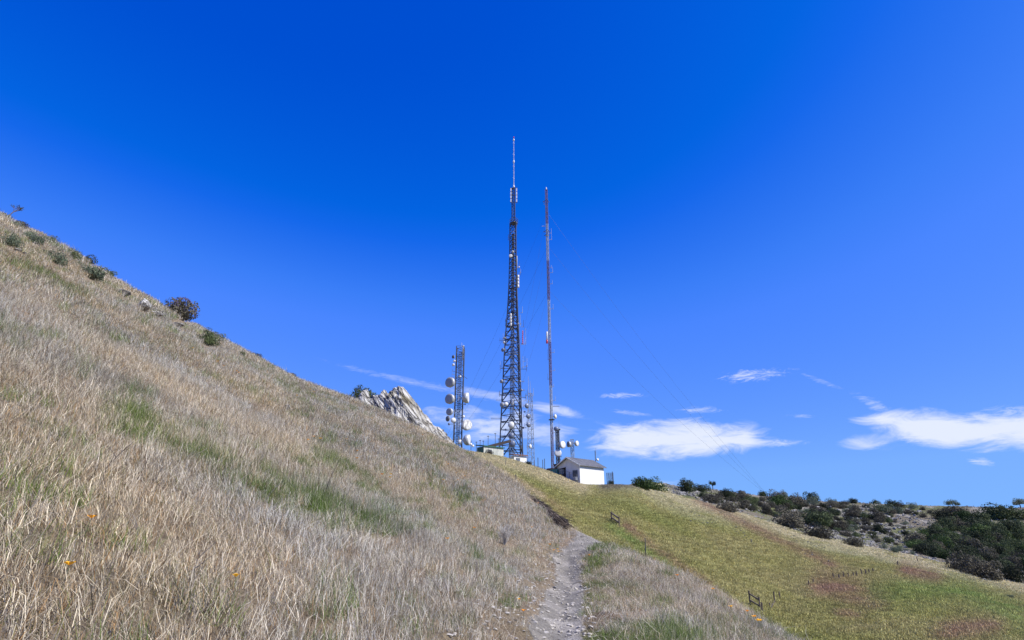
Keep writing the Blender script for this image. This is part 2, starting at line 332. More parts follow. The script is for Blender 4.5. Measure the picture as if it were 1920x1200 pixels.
def meadow_col(x, y, z):
    a = np.degrees(np.arctan2(x, y)); r = np.hypot(x, y); u, v = project(x, y, z)
    rc = np.interp(a, AZ, LR[5]); n = fbm(x*.12, y*.12, 0, 51, 4); n2 = fbm(x*.5, y*.5, 0, 55, 3)
    c = np.zeros(x.shape+(3,))+np.array((.26, .25, .085))
    c = mix(c, (.19, .215, .06), smooth(-.3, .7, n+.2*n2)*.6)
    c = mix(c, (.34, .29, .15), smooth(-.3, .8, -n+.2*n2)*.6)
    pale = smooth(-26, -4, r-rc+10*n)*smooth(-.6, .3, n2+.3)*smooth(1060, 1250, u+0*x)
    c = mix(c, (.5, .45, .3), pale*.75)
    red = np.maximum(seg_mask(u, v, [(1545, 1095), (1640, 1120)], 26), seg_mask(u, v, [(1690, 1068), (1750, 1085)], 13))
    red = np.maximum(red, .8*seg_mask(u, v, [(1780, 1185), (1860, 1170)], 20)); red = np.maximum(red, .8*seg_mask(u, v, [(1580, 1150), (1610, 1155)], 10))
    red = np.maximum(red, .8*seg_mask(u, v, [(1170, 985), (1230, 1035), (1330, 1100)], 8))
    red = np.maximum(red, .7*seg_mask(u, v, [(1300, 935), (1450, 1010), (1560, 1060)], 8))
    red = np.maximum(red, .35*seg_mask(u, v, [(930, 888), (990, 915), (1060, 965)], 8))
    c = mix(c, (.46, .4, .26), .7*np.maximum(seg_mask(u, v, [(895, 855), (1000, 885), (1090, 915)], 14), seg_mask(u, v, [(930, 880), (1010, 930)], 7)))
    c = mix(c, (.27, .175, .115), np.clip(red*(.9+.6*n2), 0, 1)*.95)
    grn = np.maximum(seg_mask(u, v, [(1640, 1110), (1800, 1110), (1900, 1150)], 22), seg_mask(u, v, [(1140, 985), (1250, 1060)], 9))
    c = mix(c, (.17, .235, .06), np.clip(grn*(.8+.6*n2), 0, 1)*.8)
    shrub = seg_mask(u, v, [(1130, 912), (1200, 905)], 9); c = mix(c, (.13, .11, .09), shrub*.8)
    return c

# ------------------------------------------------------------------ terrain objects
nA, nR = ZG.shape
V = np.stack([XG, YG, ZG], -1)
td = trail_dist(XG, YG); tw = .27+.1*fbm(XG*1.1, YG*1.1, 0, 60, 3)+.05*fbm(XG*5, YG*5, 0, 61, 2)
tw = tw + .22*smooth(13, 19, R2)
azd = np.degrees(A2)
is_trail = (td < tw) & (R2 < 40) & (YG > -4)
near = (R2 < RB[:, None]*1.25) | (azd < -7) | (azd > 70)
rk = smooth(13.6, 15.2, azd)*smooth(1, 5, R2-LR[5][:, None]+2.5*fbm(XG*.3, YG*.3, 0, 66, 3))
is_rock = (rk > .5) & (azd < 70)
region = np.where(is_trail, 3, np.where(is_rock, 2, np.where(near, 0, 1)))
u_, v_ = project(XG, np.where(YG < 1, 1, YG), ZG)
gd = np.zeros(XG.shape+(3,))+np.array((.27, .21, .145)); gd = mix(gd, (.12, .13, .05), greenness(XG, np.maximum(YG, 1), ZG))
gd = mix(gd, (.2, .15, .1), smooth(.1, .5, fbm(XG*.9, YG*.9, 0, 70, 4)))
gm = meadow_col(XG, np.maximum(YG, 1), ZG)*.8
gr = np.zeros_like(gd)+np.array((.19, .165, .12)); gr = mix(gr, (.13, .14, .06), smooth(-.1, .4, fbm(XG*.15, YG*.15, 0, 71, 4))); gr = mix(gr, (.29, .27, .235), smooth(.1, .35, fbm(XG*.4, YG*.4, 0, 72, 4)))
gt = np.zeros_like(gd)+np.array((.2, .185, .16)); gt = mix(gt, (.33, .305, .27), smooth(0, .5, fbm(XG*3, YG*3, 0, 73, 3)))
wm = smooth(-.12, .12, np.where(near, -1, 1)*1.0)
GC = gd*(1-wm[..., None])+gm*wm[..., None]; GC = np.where(is_rock[..., None], gr, GC); GC = np.where(is_trail[..., None], gt, GC)
idx = np.arange(nA*nR).reshape(nA, nR)
faces = np.stack([idx[:-1, :-1], idx[1:, :-1], idx[1:, 1:], idx[:-1, 1:]], -1)[:, :, ::-1].reshape(-1, 4)
fr = region[:-1, :-1].reshape(-1)
Vf = V.reshape(-1, 3); Cf = GC.reshape(-1, 3)
for k, nm, mt, extra in [(0, 'hillside', 'soil', None), (1, 'meadow_slope', 'meadow', None), (2, 'rocky_hill', 'scree', None), (3, 'trail', 'dirt', None)]:
    ff = faces[fr == k]
    used, inv = np.unique(ff, return_inverse=True); ff = inv.reshape(-1, 4)
    vv, cc = Vf[used], Cf[used]
    me = npmesh(nm, vv, ff, M[mt], 4, True)
    if k == 0:
        pass
    at = me.color_attributes.new('gcol', 'FLOAT_COLOR', 'POINT'); at.data.foreach_set('color', np.concatenate([cc, np.ones((len(cc), 1))], 1).astype(np.float32).ravel())
    o = link(nm, me); o['kind'] = 'structure'

# ------------------------------------------------------------------ scattering
def grassmat(name, trans=.3):
    m, nt, b = newmat(name)
    a1 = N(nt, 'ShaderNodeAttribute', attribute_name='bcol'); a2 = N(nt, 'ShaderNodeAttribute', attribute_name='col', attribute_type='INSTANCER')
    mx = N(nt, 'ShaderNodeMix', data_type='RGBA', blend_type='MULTIPLY'); mx.inputs[0].default_value = 1
    nt.links.new(a1.outputs['Color'], mx.inputs[6]); nt.links.new(a2.outputs['Color'], mx.inputs[7])
    b.inputs['Roughness'].default_value = .75; b.inputs['Specular IOR Level'].default_value = .2; nt.links.new(mx.outputs[2], b.inputs['Base Color'])
    tr = N(nt, 'ShaderNodeBsdfTranslucent'); nt.links.new(mx.outputs[2], tr.inputs[0]); ms = N(nt, 'ShaderNodeMixShader'); ms.inputs[0].default_value = trans
    nt.links.new(b.outputs[0], ms.inputs[1]); nt.links.new(tr.outputs[0], ms.inputs[2]); nt.links.new(ms.outputs[0], nt.nodes['Material Output'].inputs[0])
    return m
M['grass'] = grassmat('grass_blades', .25)
def tuft(seed, n, R, h0, h1, w, lean, pal, wts, flat=.25):
    g = np.random.default_rng(seed); a = g.uniform(0, 2*PI, n); rr = R*np.sqrt(g.uniform(0, 1, n))
    b = np.stack([np.cos(a)*rr, np.sin(a)*rr, np.full(n, -.03)], -1)
    h = h0+(h1-h0)*g.uniform(0, 1, n)**1.6; h = np.where(g.uniform(0, 1, n) < .05, h*1.6, h); la = g.uniform(0, 2*PI, n); ln = np.abs(g.normal(0, lean, n)); fl = g.uniform(0, 1, n) < flat; ln = np.where(fl, g.uniform(1.1, 1.5, n), np.clip(ln, 0, 1.3))
    d = np.stack([np.cos(la), np.sin(la)], -1)
    wa = g.uniform(0, PI, n); wd = np.stack([np.cos(wa), np.sin(wa), np.zeros(n)], -1)*(w*g.uniform(.6, 1.4, n))[:, None]/2
    up = np.array((0, 0, 1.0))
    lift = np.where(fl, g.uniform(.02, .12, n), 0)
    kink = g.normal(0, .06, (n, 2))*h[:, None]
    m = b + np.concatenate([d*(h*np.sin(ln)*.4)[:, None]+kink, (h*np.cos(ln)*.55+.02+lift)[:, None]], 1)
    t = b + np.concatenate([d*(h*np.sin(ln))[:, None], (h*np.cos(ln)*.95+.03+lift+g.uniform(-.03, .02, n)*fl)[:, None]], 1)
    Vv = np.stack([b-wd, b+wd, m+wd*.8, m-wd*.8, t+wd*.25, t-wd*.25], 1).reshape(-1, 3)
    k = np.arange(n)[:, None]*6; q = np.concatenate([k+np.array([[0, 1, 2, 3]]), k+np.array([[3, 2, 4, 5]])], 0)
    me = npmesh('tuft', Vv, q, M['grass'])
    ci = g.choice(len(pal), n, p=np.array(wts)/sum(wts)); c = np.array(pal)[ci]*g.uniform(.45, 1.25, n)[:, None]
    c = np.repeat(c, 6, 0); at = me.color_attributes.new('bcol', 'FLOAT_COLOR', 'POINT')
    at.data.foreach_set('color', np.concatenate([c, np.ones((len(c), 1))], 1).astype(np.float32).ravel())
    return me
def scatter(name, pts, rot, scl, ix, col, meshes, label, cat):
    me = bpy.data.meshes.new(name); n = len(pts); me.vertices.add(n); me.vertices.foreach_set('co', np.asarray(pts, np.float32).ravel())
    for nm, ty, ar, key in (('rot', 'FLOAT_VECTOR', rot, 'vector'), ('scl', 'FLOAT_VECTOR', scl, 'vector'), ('ix', 'INT', ix, 'value')):
        a = me.attributes.new(nm, ty, 'POINT'); a.data.foreach_set(key, np.asarray(ar, np.int32 if ty == 'INT' else np.float32).ravel())
    a = me.attributes.new('col', 'FLOAT_COLOR', 'POINT'); a.data.foreach_set('color', np.concatenate([col, np.ones((n, 1))], 1).astype(np.float32).ravel())
    o = link(name, me); tag(o, label, cat, None, 'stuff')
    pc = bpy.data.collections.new(name+'_kinds')
    for i, q in enumerate(meshes):
        s = bpy.data.objects.new('%s_kind_%02d' % (name, i), q); pc.objects.link(s)
    nt = bpy.data.node_groups.new(name, 'GeometryNodeTree'); nt.interface.new_socket('Geometry', in_out='INPUT', socket_type='NodeSocketGeometry'); nt.interface.new_socket('Geometry', in_out='OUTPUT', socket_type='NodeSocketGeometry')
    gi, go = N(nt, 'NodeGroupInput'), N(nt, 'NodeGroupOutput'); ci = N(nt, 'GeometryNodeCollectionInfo'); ci.inputs[0].default_value = pc
    ci.inputs['Separate Children'].default_value = True; ci.inputs['Reset Children'].default_value = True
    io = N(nt, 'GeometryNodeInstanceOnPoints'); io.inputs['Pick Instance'].default_value = True
    nt.links.new(gi.outputs[0], io.inputs['Points']); nt.links.new(ci.outputs[0], io.inputs['Instance'])
    for nm, ty, so in (('rot', 'FLOAT_VECTOR', 'Rotation'), ('scl', 'FLOAT_VECTOR', 'Scale'), ('ix', 'INT', 'Instance Index')):
        na = N(nt, 'GeometryNodeInputNamedAttribute', data_type=ty); na.inputs['Name'].default_value = nm; nt.links.new(na.outputs['Attribute'], io.inputs[so])
    nt.links.new(io.outputs[0], go.inputs[0]); mo = o.modifiers.new('scatter', 'NODES'); mo.node_group = nt
    return o
def sample(a0, a1, r0, r1, dens):
    n = int(rad(a1-a0)*(r1**2-r0**2)/2*dens)
    a = np.radians(RNG.uniform(a0, a1, n)); r = np.sqrt(RNG.uniform(r0**2, r1**2, n)); x, y = np.sin(a)*r, np.cos(a)*r
    return x, y, H(x, y)
def rots(n): return np.stack([RNG.uniform(-.15, .15, n), RNG.uniform(-.15, .15, n), RNG.uniform(0, 2*PI, n)], -1)

EXC = [(266, 580, 24, 14), (230, 553, 20, 9), (292, 592, 18, 9), (333, 613, 16, 7), (33, 471, 11, 6), (47, 478, 9, 5), (92, 508, 8, 4), (117, 454, 10, 6), (134, 466, 13, 8), (533, 767, 18, 8), (510, 703, 8, 5), (372, 600, 22, 7), (618, 993, 20, 8), (16, 460, 40, 12), (26, 427, 20, 8), (53, 450, 22, 9), (68, 459, 28, 9), (94, 456, 22, 9), (104, 494, 34, 12), (136, 487, 22, 9), (163, 492, 24, 9), (170, 522, 52, 10), (201, 516, 24, 7), (233, 541, 12, 6), (337, 600, 50, 10), (387, 647, 34, 10), (453, 668, 10, 6), (503, 991, 18, 8), (946, 1020, 30, 14)]
STRAW = [(.84, .77, .62), (.6, .54, .44), (.5, .39, .25), (.4, .24, .1), (.2, .22, .06), (.06, .048, .03)]
GREEN = [(.16, .24, .05), (.13, .2, .045), (.25, .3, .1), (.55, .5, .35), (.06, .08, .03)]
lods = [(1.2, 14, 50, .0023, 130, .20, (.05, .18), 1.0), (14, 27, 30, .0045, 105, .26, (.05, .18), 1.0), (27, 75, 12, .009, 110, .40, (.05, .16), 1.0)]
dry_meshes = []; grn_meshes = []; D = []; G = []
for li, (r0, r1, dens, w, nb, R, hh, sc) in enumerate(lods):
    base_d, base_g = len(dry_meshes), len(grn_meshes)
    for k in range(6):
        wt = [[34, 24, 18, 8, 6, 10], [24, 32, 16, 7, 10, 11], [28, 20, 24, 14, 6, 8]][k % 3]
        dry_meshes.append(tuft(100+li*10+k, nb, R, hh[0], hh[1], w, [.8, 1.05][k % 2], STRAW, wt, [.45, .7][k % 2]))
    for k in range(4): grn_meshes.append(tuft(200+li*10+k, nb, R*.9, .1, .24, w*1.15, .45, GREEN, [36, 26, 18, 12, 8], .05))
    x, y, z = sample(-62, 75, r0, r1, dens); a = np.degrees(np.arctan2(x, y)); r = np.hypot(x, y)
    lim = np.where(a < -7, 75, np.interp(a, AZ, RB)*1.35+1)
    twd = .25+.1*fbm(x*1.1, y*1.1, 0, 60, 3)+.05*fbm(x*5, y*5, 0, 61, 2)+.22*smooth(13, 19, r); tdd = trail_dist(x, y)
    bare = (fbm(x*1.2, y*1.2, 0, 70, 3) > .42)
    uu_, vv_ = project(x, np.maximum(y, .5), z); ex = np.zeros(len(x), bool)
    for (eu, ev, ew, eh) in EXC: ex |= ((np.abs(uu_-eu)/(ew*.55))**2+((vv_-ev-2)/(eh*.5+3))**2) < 1
    keep = (r < lim) & ~ex & (bank_dist(x, y) > .3+.3*RNG.random(len(x))) & (tdd > twd+.1+.1*RNG.random(len(x))) & ~(bare & (RNG.random(len(x)) < .6)) & ~((tdd < twd+.6) & (RNG.random(len(x)) < np.where(x < np.interp(y, TRL[:, 1], TRL[:, 0]), .75, .35)))
    x, y, z, r, tdd = x[keep], y[keep], z[keep], r[keep], tdd[keep]; g = greenness(x, y, z)
    isg = RNG.random(len(x)) < g*.82
    hs = (.75+.35*fbm(x*.8, y*.8, 0, 80, 3)+.25*RNG.random(len(x)))*np.clip(.5+tdd*.35, .5, 1)
    tone = .93+.3*fbm(x*.7, y*.7, 0, 81, 4)+.12*(RNG.random(len(x))-.5); warm = fbm(x*.5, y*.5, 0, 84, 3)
    tint = np.stack([tone*(1+.1*warm), tone, tone*(1-.18*warm)], -1)
    for sel, bucket, nk, bs in ((~isg, D, 6, base_d), (isg, G, 4, base_g)):
        n = sel.sum(); s = hs[sel]; sc3 = np.stack([RNG.uniform(.9, 1.2, n), RNG.uniform(.9, 1.2, n), s], -1)
        bucket.append((np.stack([x, y, z], -1)[sel], rots(n), sc3, bs+RNG.integers(0, nk, n), tint[sel]))
for nm, B, ms, lb, ct in (('dry_grass', D, dry_meshes, 'tangled pale dry grass covering the near hillside', 'grass'), ('green_grass', G, grn_meshes, 'fresh green grass growing in streaks through the dry grass', 'grass')):
    scatter(nm, *[np.concatenate([b[i] for b in B]) for i in range(5)], ms, lb, ct)
stw = tuft(950, 7, .3, .3, .6, .0035, 1.2, [(.85, .78, .62), (.7, .62, .48)], [1, 1], .85)
x, y, z = sample(-50, 25, 2, 18, 2.6); k_ = (trail_dist(x, y) > .45) & (np.hypot(x, y) < np.interp(np.degrees(np.arctan2(x, y)), AZ, RB)); x, y, z = x[k_], y[k_], z[k_]; n = len(x)
scatter('straw_litter', np.stack([x, y, z+.06], -1), rots(n), np.ones((n, 3)), np.zeros(n, int), np.ones((n, 3)), [stw], 'long pale straws lying tangled over the near grass', 'straw')
# meadow turf
WH = [(1.25, 1.2, 1.3), (.95, .95, .95), (.7, .72, .7), (1.0, .85, .8)]
mms = [tuft(300+k, 110, .6, .05, .15, .026, .7, WH, [26, 44, 18, 12], .35) for k in range(5)]
x, y, z = sample(-9, 62, 20, 118, 6.0); a = np.degrees(np.arctan2(x, y)); r = np.hypot(x, y)
rbx, rcx = np.interp(a, AZ, RB), np.interp(a, AZ, LR[5])
keep = (r > rbx*1.35) & ((r < rcx+3) | ((a < 14.5) & (a > 9.5))); x, y, z = x[keep], y[keep], z[keep]; n = len(x)
mc = meadow_col(x, y, z)*(1+.6*(RNG.random(n)-.5)+.1*fbm(x*.8, y*.8, 0, 90, 2))[:, None]*1.65
hs = .8+.5*RNG.random(n)
scatter('meadow_grass', np.stack([x, y, z], -1), rots(n), np.stack([np.ones(n), np.ones(n), hs], -1), RNG.integers(0, 5, n), mc, mms, 'short yellow green meadow grass over the slope below the white building', 'grass')

# ------------------------------------------------------------------ rocks
def hull(seed, mat, flat=.7, n=16):
    g = random.Random(seed); bm = bmesh.new()
    for i in range(n):
        v = Vector((g.gauss(0, 1), g.gauss(0, 1), g.gauss(0, 1))).normalized()*g.uniform(.38, .55); bm.verts.new((v.x, v.y*.85, v.z*flat))
    r = bmesh.ops.convex_hull(bm, input=bm.verts); bmesh.ops.delete(bm, geom=[e for e in r['geom_interior'] if isinstance(e, bmesh.types.BMVert)], context='VERTS')
    bmesh.ops.bevel(bm, geom=bm.edges[:], offset=.025, segments=1, affect='EDGES')
    me = bpy.data.meshes.new('boulder'); bm.to_mesh(me); bm.free(); me.materials.append(mat); return me
ROCK = [hull(400+i, M['stone'], [.5, .7, .9][i % 3]) for i in range(9)]
DROCK = [hull(430+i, M['dkstone'], .6) for i in range(5)]
def place_rock(u, v, wpx, hpx, label, group=None, dark=False, name='limestone_boulder', cat='boulder'):
    g = ground_at(u, v); d = g.y*CT+g.z*ST; w = wpx*d/F; h = hpx*d/F
    o = link(name, random.choice(DROCK if dark else ROCK)); o.location = g+Vector((0, 0, h*(.28 if wpx > 11.5 or u < 700 else .18))); o.scale = (w, w*random.uniform(.7, 1), h*1.3)
    o.rotation_euler = (random.uniform(-.25, .25), random.uniform(-.25, .25), random.uniform(0, 6)); return tag(o, label, cat, group)
for (u, v, w, h, lb) in [
    (266, 582, 24, 22, 'large cracked limestone outcrop on the grassy hillside, uphill of the purple bush'),
    (230, 556, 20, 12, 'low pale limestone lump uphill of the large cracked outcrop'),
    (292, 594, 18, 13, 'small limestone lump downhill beside the large cracked outcrop'),
    (333, 614, 16, 9, 'flat limestone just below the purple flowering bush'),
    (33, 471, 11, 6, 'white stone at the far left below the grey green bushes'),
    (47, 478, 9, 5, 'smaller white stone right beside the far left white stone'),
    (92, 508, 8, 4, 'tiny pale stone below the wide grey green bush'),
    (117, 452, 9, 6, 'pale stone breaking the left skyline among shrubs'),
    (134, 464, 13, 8, 'tan rock on the left skyline just above the round shrubs'),
    (533, 767, 17, 8, 'flat white stone lying alone in dry grass mid slope'),
    (510, 703, 7, 5, 'small white pebble stone near the skyline above the flat white stone'),
    (152, 476, 10, 6, 'small pale rock on the skyline between two round dark shrubs'),
    (212, 520, 12, 6, 'pale flat rock on the skyline just past the low dark bush'),
    (183, 512, 8, 5, 'pale stone above the long flat grey green bush'),
    (372, 600, 20, 6, 'long pale ledge on the skyline right of the purple bush'),
    (618, 993, 16, 6, 'grey stone half buried at the lower edge of the green grass streak'),
    (988, 1103, 11, 7, 'pale stone at the left edge of the gravel trail'),
    (1040, 1104, 12, 7, 'dark edged stone standing in the trail gravel'),
    (994, 1118, 9, 6, 'white stone just below the pale stone at the trail edge'),
    (1284, 1165, 8, 8, 'small white rock in pale grass right of the trail'),
    (1012, 1090, 9, 5, 'light flat stone on the stony left trail shoulder'),
    (1062, 1112, 10, 4, 'flat stone embedded in the middle of the trail'),
    (1048, 1058, 8, 4, 'little stone where the trail bends toward the ridge')]:
    e_ = 1.5 if u < 600 else 1; place_rock(u, v, w*e_, h*e_, lb)
# rubble beside the trail
x, y, z = sample(-8, 22, 3, 24, 190); td_ = trail_dist(x, y); r = np.hypot(x, y)
pr = np.where(td_ < .45, .9, np.where((td_ < 1.1) & (x < np.interp(y, TRL[:, 1], TRL[:, 0])), .8, .06)); keep = (RNG.random(len(x)) < pr) & (td_ < 1.15)
x, y, z = x[keep], y[keep], z[keep]; n = len(x); s = .012+.075*RNG.random(n)**3.6
M['gravel'] = paint('gravel_stone', (.5, .46, .4), (.3, .27, .23), .9, 0, 2)
GRV = [hull(460+i, M['gravel'], .6, 10) for i in range(5)]
scatter('gravel', np.stack([x, y, z+.004], -1), rots(n), np.stack([s, s, s*.8], -1), RNG.integers(0, 5, n), np.ones((n, 3)), GRV, 'loose pale gravel along the dirt trail', 'gravel')
# limestone rubble on the rocky hill
x, y, z = sample(14, 60, 106, 186, 3.0); a = np.degrees(np.arctan2(x, y)); r = np.hypot(x, y); rcx = np.interp(a, AZ, LR[5])
dn = fbm(x*.09, y*.09, 0, 95, 4); keep = (r > rcx+3) & (RNG.random(len(x)) < smooth(-.25, .25, dn)); x, y, z = x[keep], y[keep], z[keep]; n = len(x); s = .18+.75*RNG.random(n)**3
slab = [hull(480+i, M['rubble'], .55, 12) for i in range(6)]
scatter('limestone_rubble', np.stack([x, y, z+.05], -1), np.stack([RNG.uniform(-.5, .5, n), RNG.uniform(-.5, .5, n), RNG.uniform(0, 6.3, n)], -1), np.stack([s*1.2, s, s], -1), RNG.integers(0, 6, n), np.ones((n, 3)), slab, 'pale limestone rubble strewn over the far rocky hill', 'rubble')
poly = [(1290, 925), (1345, 932), (1440, 945), (1560, 948), (1690, 955), (1760, 962), (1700, 985), (1690, 1022), (1640, 1015), (1560, 985), (1450, 955), (1350, 945)]
def inpoly(u, v):
    c = False; j = len(poly)-1
    for i in range(len(poly)):
        if (poly[i][1] > v) != (poly[j][1] > v) and u < (poly[j][0]-poly[i][0])*(v-poly[i][1])/(poly[j][1]-poly[i][1])+poly[i][0]: c = not c
        j = i
    return c
k = 0
while k < 110:
    u, v = random.uniform(1290, 1760), random.uniform(920, 1025)
    if not inpoly(u, v): continue
    reg = 'near the lone small tree' if u < 1400 else ('on the bare scree in the middle of the far hill' if u < 1640 else 'beside the dark thicket on the far hill')
    place_rock(u, v, random.uniform(5, 11), random.uniform(4, 7), 'pale angular limestone boulder '+reg, 'limestone boulders on the far rocky hill'); k += 1
for i, (u, v) in enumerate([(1835, 1068), (1860, 1078), (1880, 1085), (1845, 1088), (1900, 1092), (1775, 1050), (1790, 1052), (1765, 1046), (1870, 1092), (1912, 1090)]):
    place_rock(u, v, 8, 7, 'pale limestone boulder showing below the dark thicket at the right', 'limestone boulders under the thicket')
for i in range(60):
    t = random.random(); c = random.choice([((1290, 940), (1480, 1010)), ((1480, 1010), (1560, 1062)), ((1370, 995), (1440, 1030)), ((1600, 1130), (1660, 1175)), ((1290, 960), (1330, 985))])
    u = c[0][0]+(c[1][0]-c[0][0])*t+random.gauss(0, 9); v = c[0][1]+(c[1][1]-c[0][1])*t+random.gauss(0, 4)
    place_rock(u, v, random.uniform(4.5, 7.5), random.uniform(4, 6.5), 'small dark stone lying in the green meadow', 'dark stones in the meadow', True, 'dark_stone', 'stone')

# the crag
def crag(name, prof, r, depth, label, seed, base=2.2, amp=.35):
    us = [p[0] for p in prof]; n, m = 190, 90
    s = np.linspace(0, 1, n); uu = us[0]+(us[-1]-us[0])*s; vv = np.interp(uu, us, [p[1] for p in prof])
    top = np.array([W(u, v, r) for u, v in zip(uu, vv)]); gz = H(top[:, 0], top[:, 1])
    hgt = np.maximum(top[:, 2]-gz, .1)+base
    ph = np.linspace(-.15, PI+.15, m); Vs = []
    org = W((us[0]+us[-1])/2, prof[0][1], r)
    for i in range(n):
        d = Vector((top[i, 0], top[i, 1], 0)).normalized()
        e = max(.12, math.sin(PI*min(1, max(0, s[i])))**.6); D_ = depth*(.35+.65*min(1, hgt[i]/(max(hgt))))*e
        for p in ph:
            c, q = math.cos(p), math.sin(p)
            Vs.append((top[i, 0]-d.x*c*D_, top[i, 1]-d.y*c*D_, gz[i]-base+hgt[i]*math.copysign(abs(q)**.85, q)))
    Vs = np.array(Vs); cc = Vs.mean(0)
    x, y, z = Vs.T
    al, ac = x*.64-z*.77, x*.77+z*.64
    rid = 1-2*np.abs(fbm(al*.28, y*.5, ac*1.0, seed, 4, .55)); st = fbm(al*.5, y*1.2, ac*2.2, seed+5, 4, .6)
    nrm = Vs-np.array([cc[0], cc[1], cc[2]-1]); nrm /= np.linalg.norm(nrm, axis=1)[:, None]; nrm[:, 2] *= .45
    cell = np.floor(st*4)/4
    blk = np.abs(fbm(al*.9, y*2, ac*3, seed+12, 4, .65)); Vs = Vs+nrm*(amp*1.5*(rid-.6)+amp*.8*cell-amp*.45*(1-np.clip(blk*4, 0, 1))+.2*fbm(x*5, y*5, z*5, seed+9, 4))[:, None]
    loc = Vector((cc[0], cc[1], float(H(cc[0], cc[1])))); Vs = Vs-np.array(loc)
    ix = np.arange(n*m).reshape(n, m); q = np.stack([ix[:-1, :-1], ix[1:, :-1], ix[1:, 1:], ix[:-1, 1:]], -1).reshape(-1, 4)
    o = link(name, npmesh(name, Vs, q, M['crag']), None, loc); return tag(o, label, 'rock')
crag('limestone_crag', [(690, 758), (698, 742), (712, 740), (728, 738), (740, 729), (748, 725), (755, 726), (764, 735), (779, 755), (800, 779), (815, 798), (837, 815), (856, 834), (864, 846)], 52, 2.6, 'large jagged pale limestone crag rising behind the grassy brow', 501)
crag('limestone_pinnacle', [(669, 752), (674, 738), (681, 731), (689, 732), (694, 748), (697, 756)], 49, .7, 'small rough limestone pinnacle in front of the dark bush', 511, 1.6, .16)
crag('limestone_pinnacle', [(712, 742), (715, 734), (719, 730), (724, 732), (728, 742)], 54, .6, 'stubby rock point between the dark bush and the main crag peak', 521, 1.6, .12)

# ------------------------------------------------------------------ shrubs and trees
def crown_mesh(seed, mat, n=2200, leaf=.07, lobes=9, flat=.8, up=0.0):
    g = np.random.default_rng(seed)
    c = g.normal(0, 1, (lobes, 3)); c /= np.linalg.norm(c, axis=1)[:, None]; c *= g.uniform(.1, .62, (lobes, 1)); c[:, 2] = np.abs(c[:, 2])*flat
    rr = g.uniform(.2, .42, lobes); li = g.choice(lobes, n, p=rr**2/np.sum(rr**2))
    d = g.normal(0, 1, (n, 3)); d /= np.linalg.norm(d, axis=1)[:, None]
    p = c[li]+d*(rr[li]*g.uniform(.55, 1.08, n)**.6)[:, None]
    p[:, 2] = np.where(p[:, 2] < -.12, -.12+.3*g.random(n), p[:, 2]); p[:, 2] = p[:, 2]*flat
    p *= (1+.1*fbm(p[:, 0]*3, p[:, 1]*3, p[:, 2]*3, seed, 2))[:, None]
    nn = d+g.normal(0, .6, (n, 3)); nn /= np.linalg.norm(nn, axis=1)[:, None]
    t = np.cross(nn, g.normal(0, 1, (n, 3))); t /= np.linalg.norm(t, axis=1)[:, None]; b = np.cross(nn, t)
    s = leaf*g.uniform(.5, 1.4, n)[:, None]
    Vv = np.stack([p-t*s*.5, p+b*s*.35, p+t*s*.5, p-b*s*.35], 1).reshape(-1, 3)
    lo, hi = np.percentile(Vv, 1, 0), np.percentile(Vv, 99, 0); Vv = (Vv-np.array([(lo[0]+hi[0])/2, (lo[1]+hi[1])/2, lo[2]]))/np.array([hi[0]-lo[0], hi[1]-lo[1], hi[2]-lo[2]])
    return npmesh('foliage', Vv, np.arange(n*4).reshape(-1, 4), mat)
def stem_mesh(seed, mat, n=7, spread=.35, h=.75, w=.03):
    g = random.Random(seed); b = MB()
    for i in range(n):
        a = g.uniform(0, 2*PI); q = Vector((0, 0, -.08)); l = g.uniform(.1, spread)
        for k in range(4):
            e = Vector((math.cos(a)*l*(k+1)/4+g.uniform(-.03, .03), math.sin(a)*l*(k+1)/4+g.uniform(-.03, .03), h*(k+1)/4)); b.bar(q, e, w*(1-k*.2), w*(.8-k*.2)); q = e
    me = bpy.data.meshes.new('stem'); me.from_pydata(b.v, [], b.f); me.materials.append(mat); return me
STEM = [stem_mesh(600+i, M['bark']) for i in range(3)]
CR = {}
for kind, mt in (('dark', 'leaf_dark'), ('green', 'leaf_green'), ('brown', 'leaf_brown'), ('sage', 'leaf_sage')):
    CR[kind] = [crown_mesh(700+i*7+len(kind), M[mt], 2600 if kind != 'sage' else 1800, .062, [7, 10, 13, 9][i], [.9, .8, .7, .85][i]) for i in range(4)]
def shrub(u, v, wpx, hpx, kind, label, group=None, flowers=None, name='shrub', cat='shrub', rmin=2.0, dy=1.0):
    g = ground_at(u, v, rmin); d = g.y*CT+g.z*ST; w = wpx*d/F*1.08; h = hpx*d/F*1.12
    a = -math.atan2(g.x, g.y)
    o = empty(name, g-Vector((0, 0, h*.06)), label, cat, group, a)
    f = link('foliage', random.choice(CR[kind]), o); f.scale = (w, w*.85*dy, h); f.rotation_euler.z = random.choice((0, PI, .3, -.3))
    s = link('stem', random.choice(STEM), o); s.scale = (w*.9, w*.7, h)
    if flowers:
        fm = flower_mesh(int(u*7+v), flowers); bm = bmesh.new(); bm.from_mesh(f.data); k0 = len(bm.faces); bm.from_mesh(fm)
        bm.faces.ensure_lookup_table()
        for q in bm.faces[k0:]: q.material_index = 1
        me = bpy.data.meshes.new('foliage'); bm.to_mesh(me); bm.free(); me.materials.append(f.data.materials[0]); me.materials.append(M['petal_purple']); f.data = me
    return o
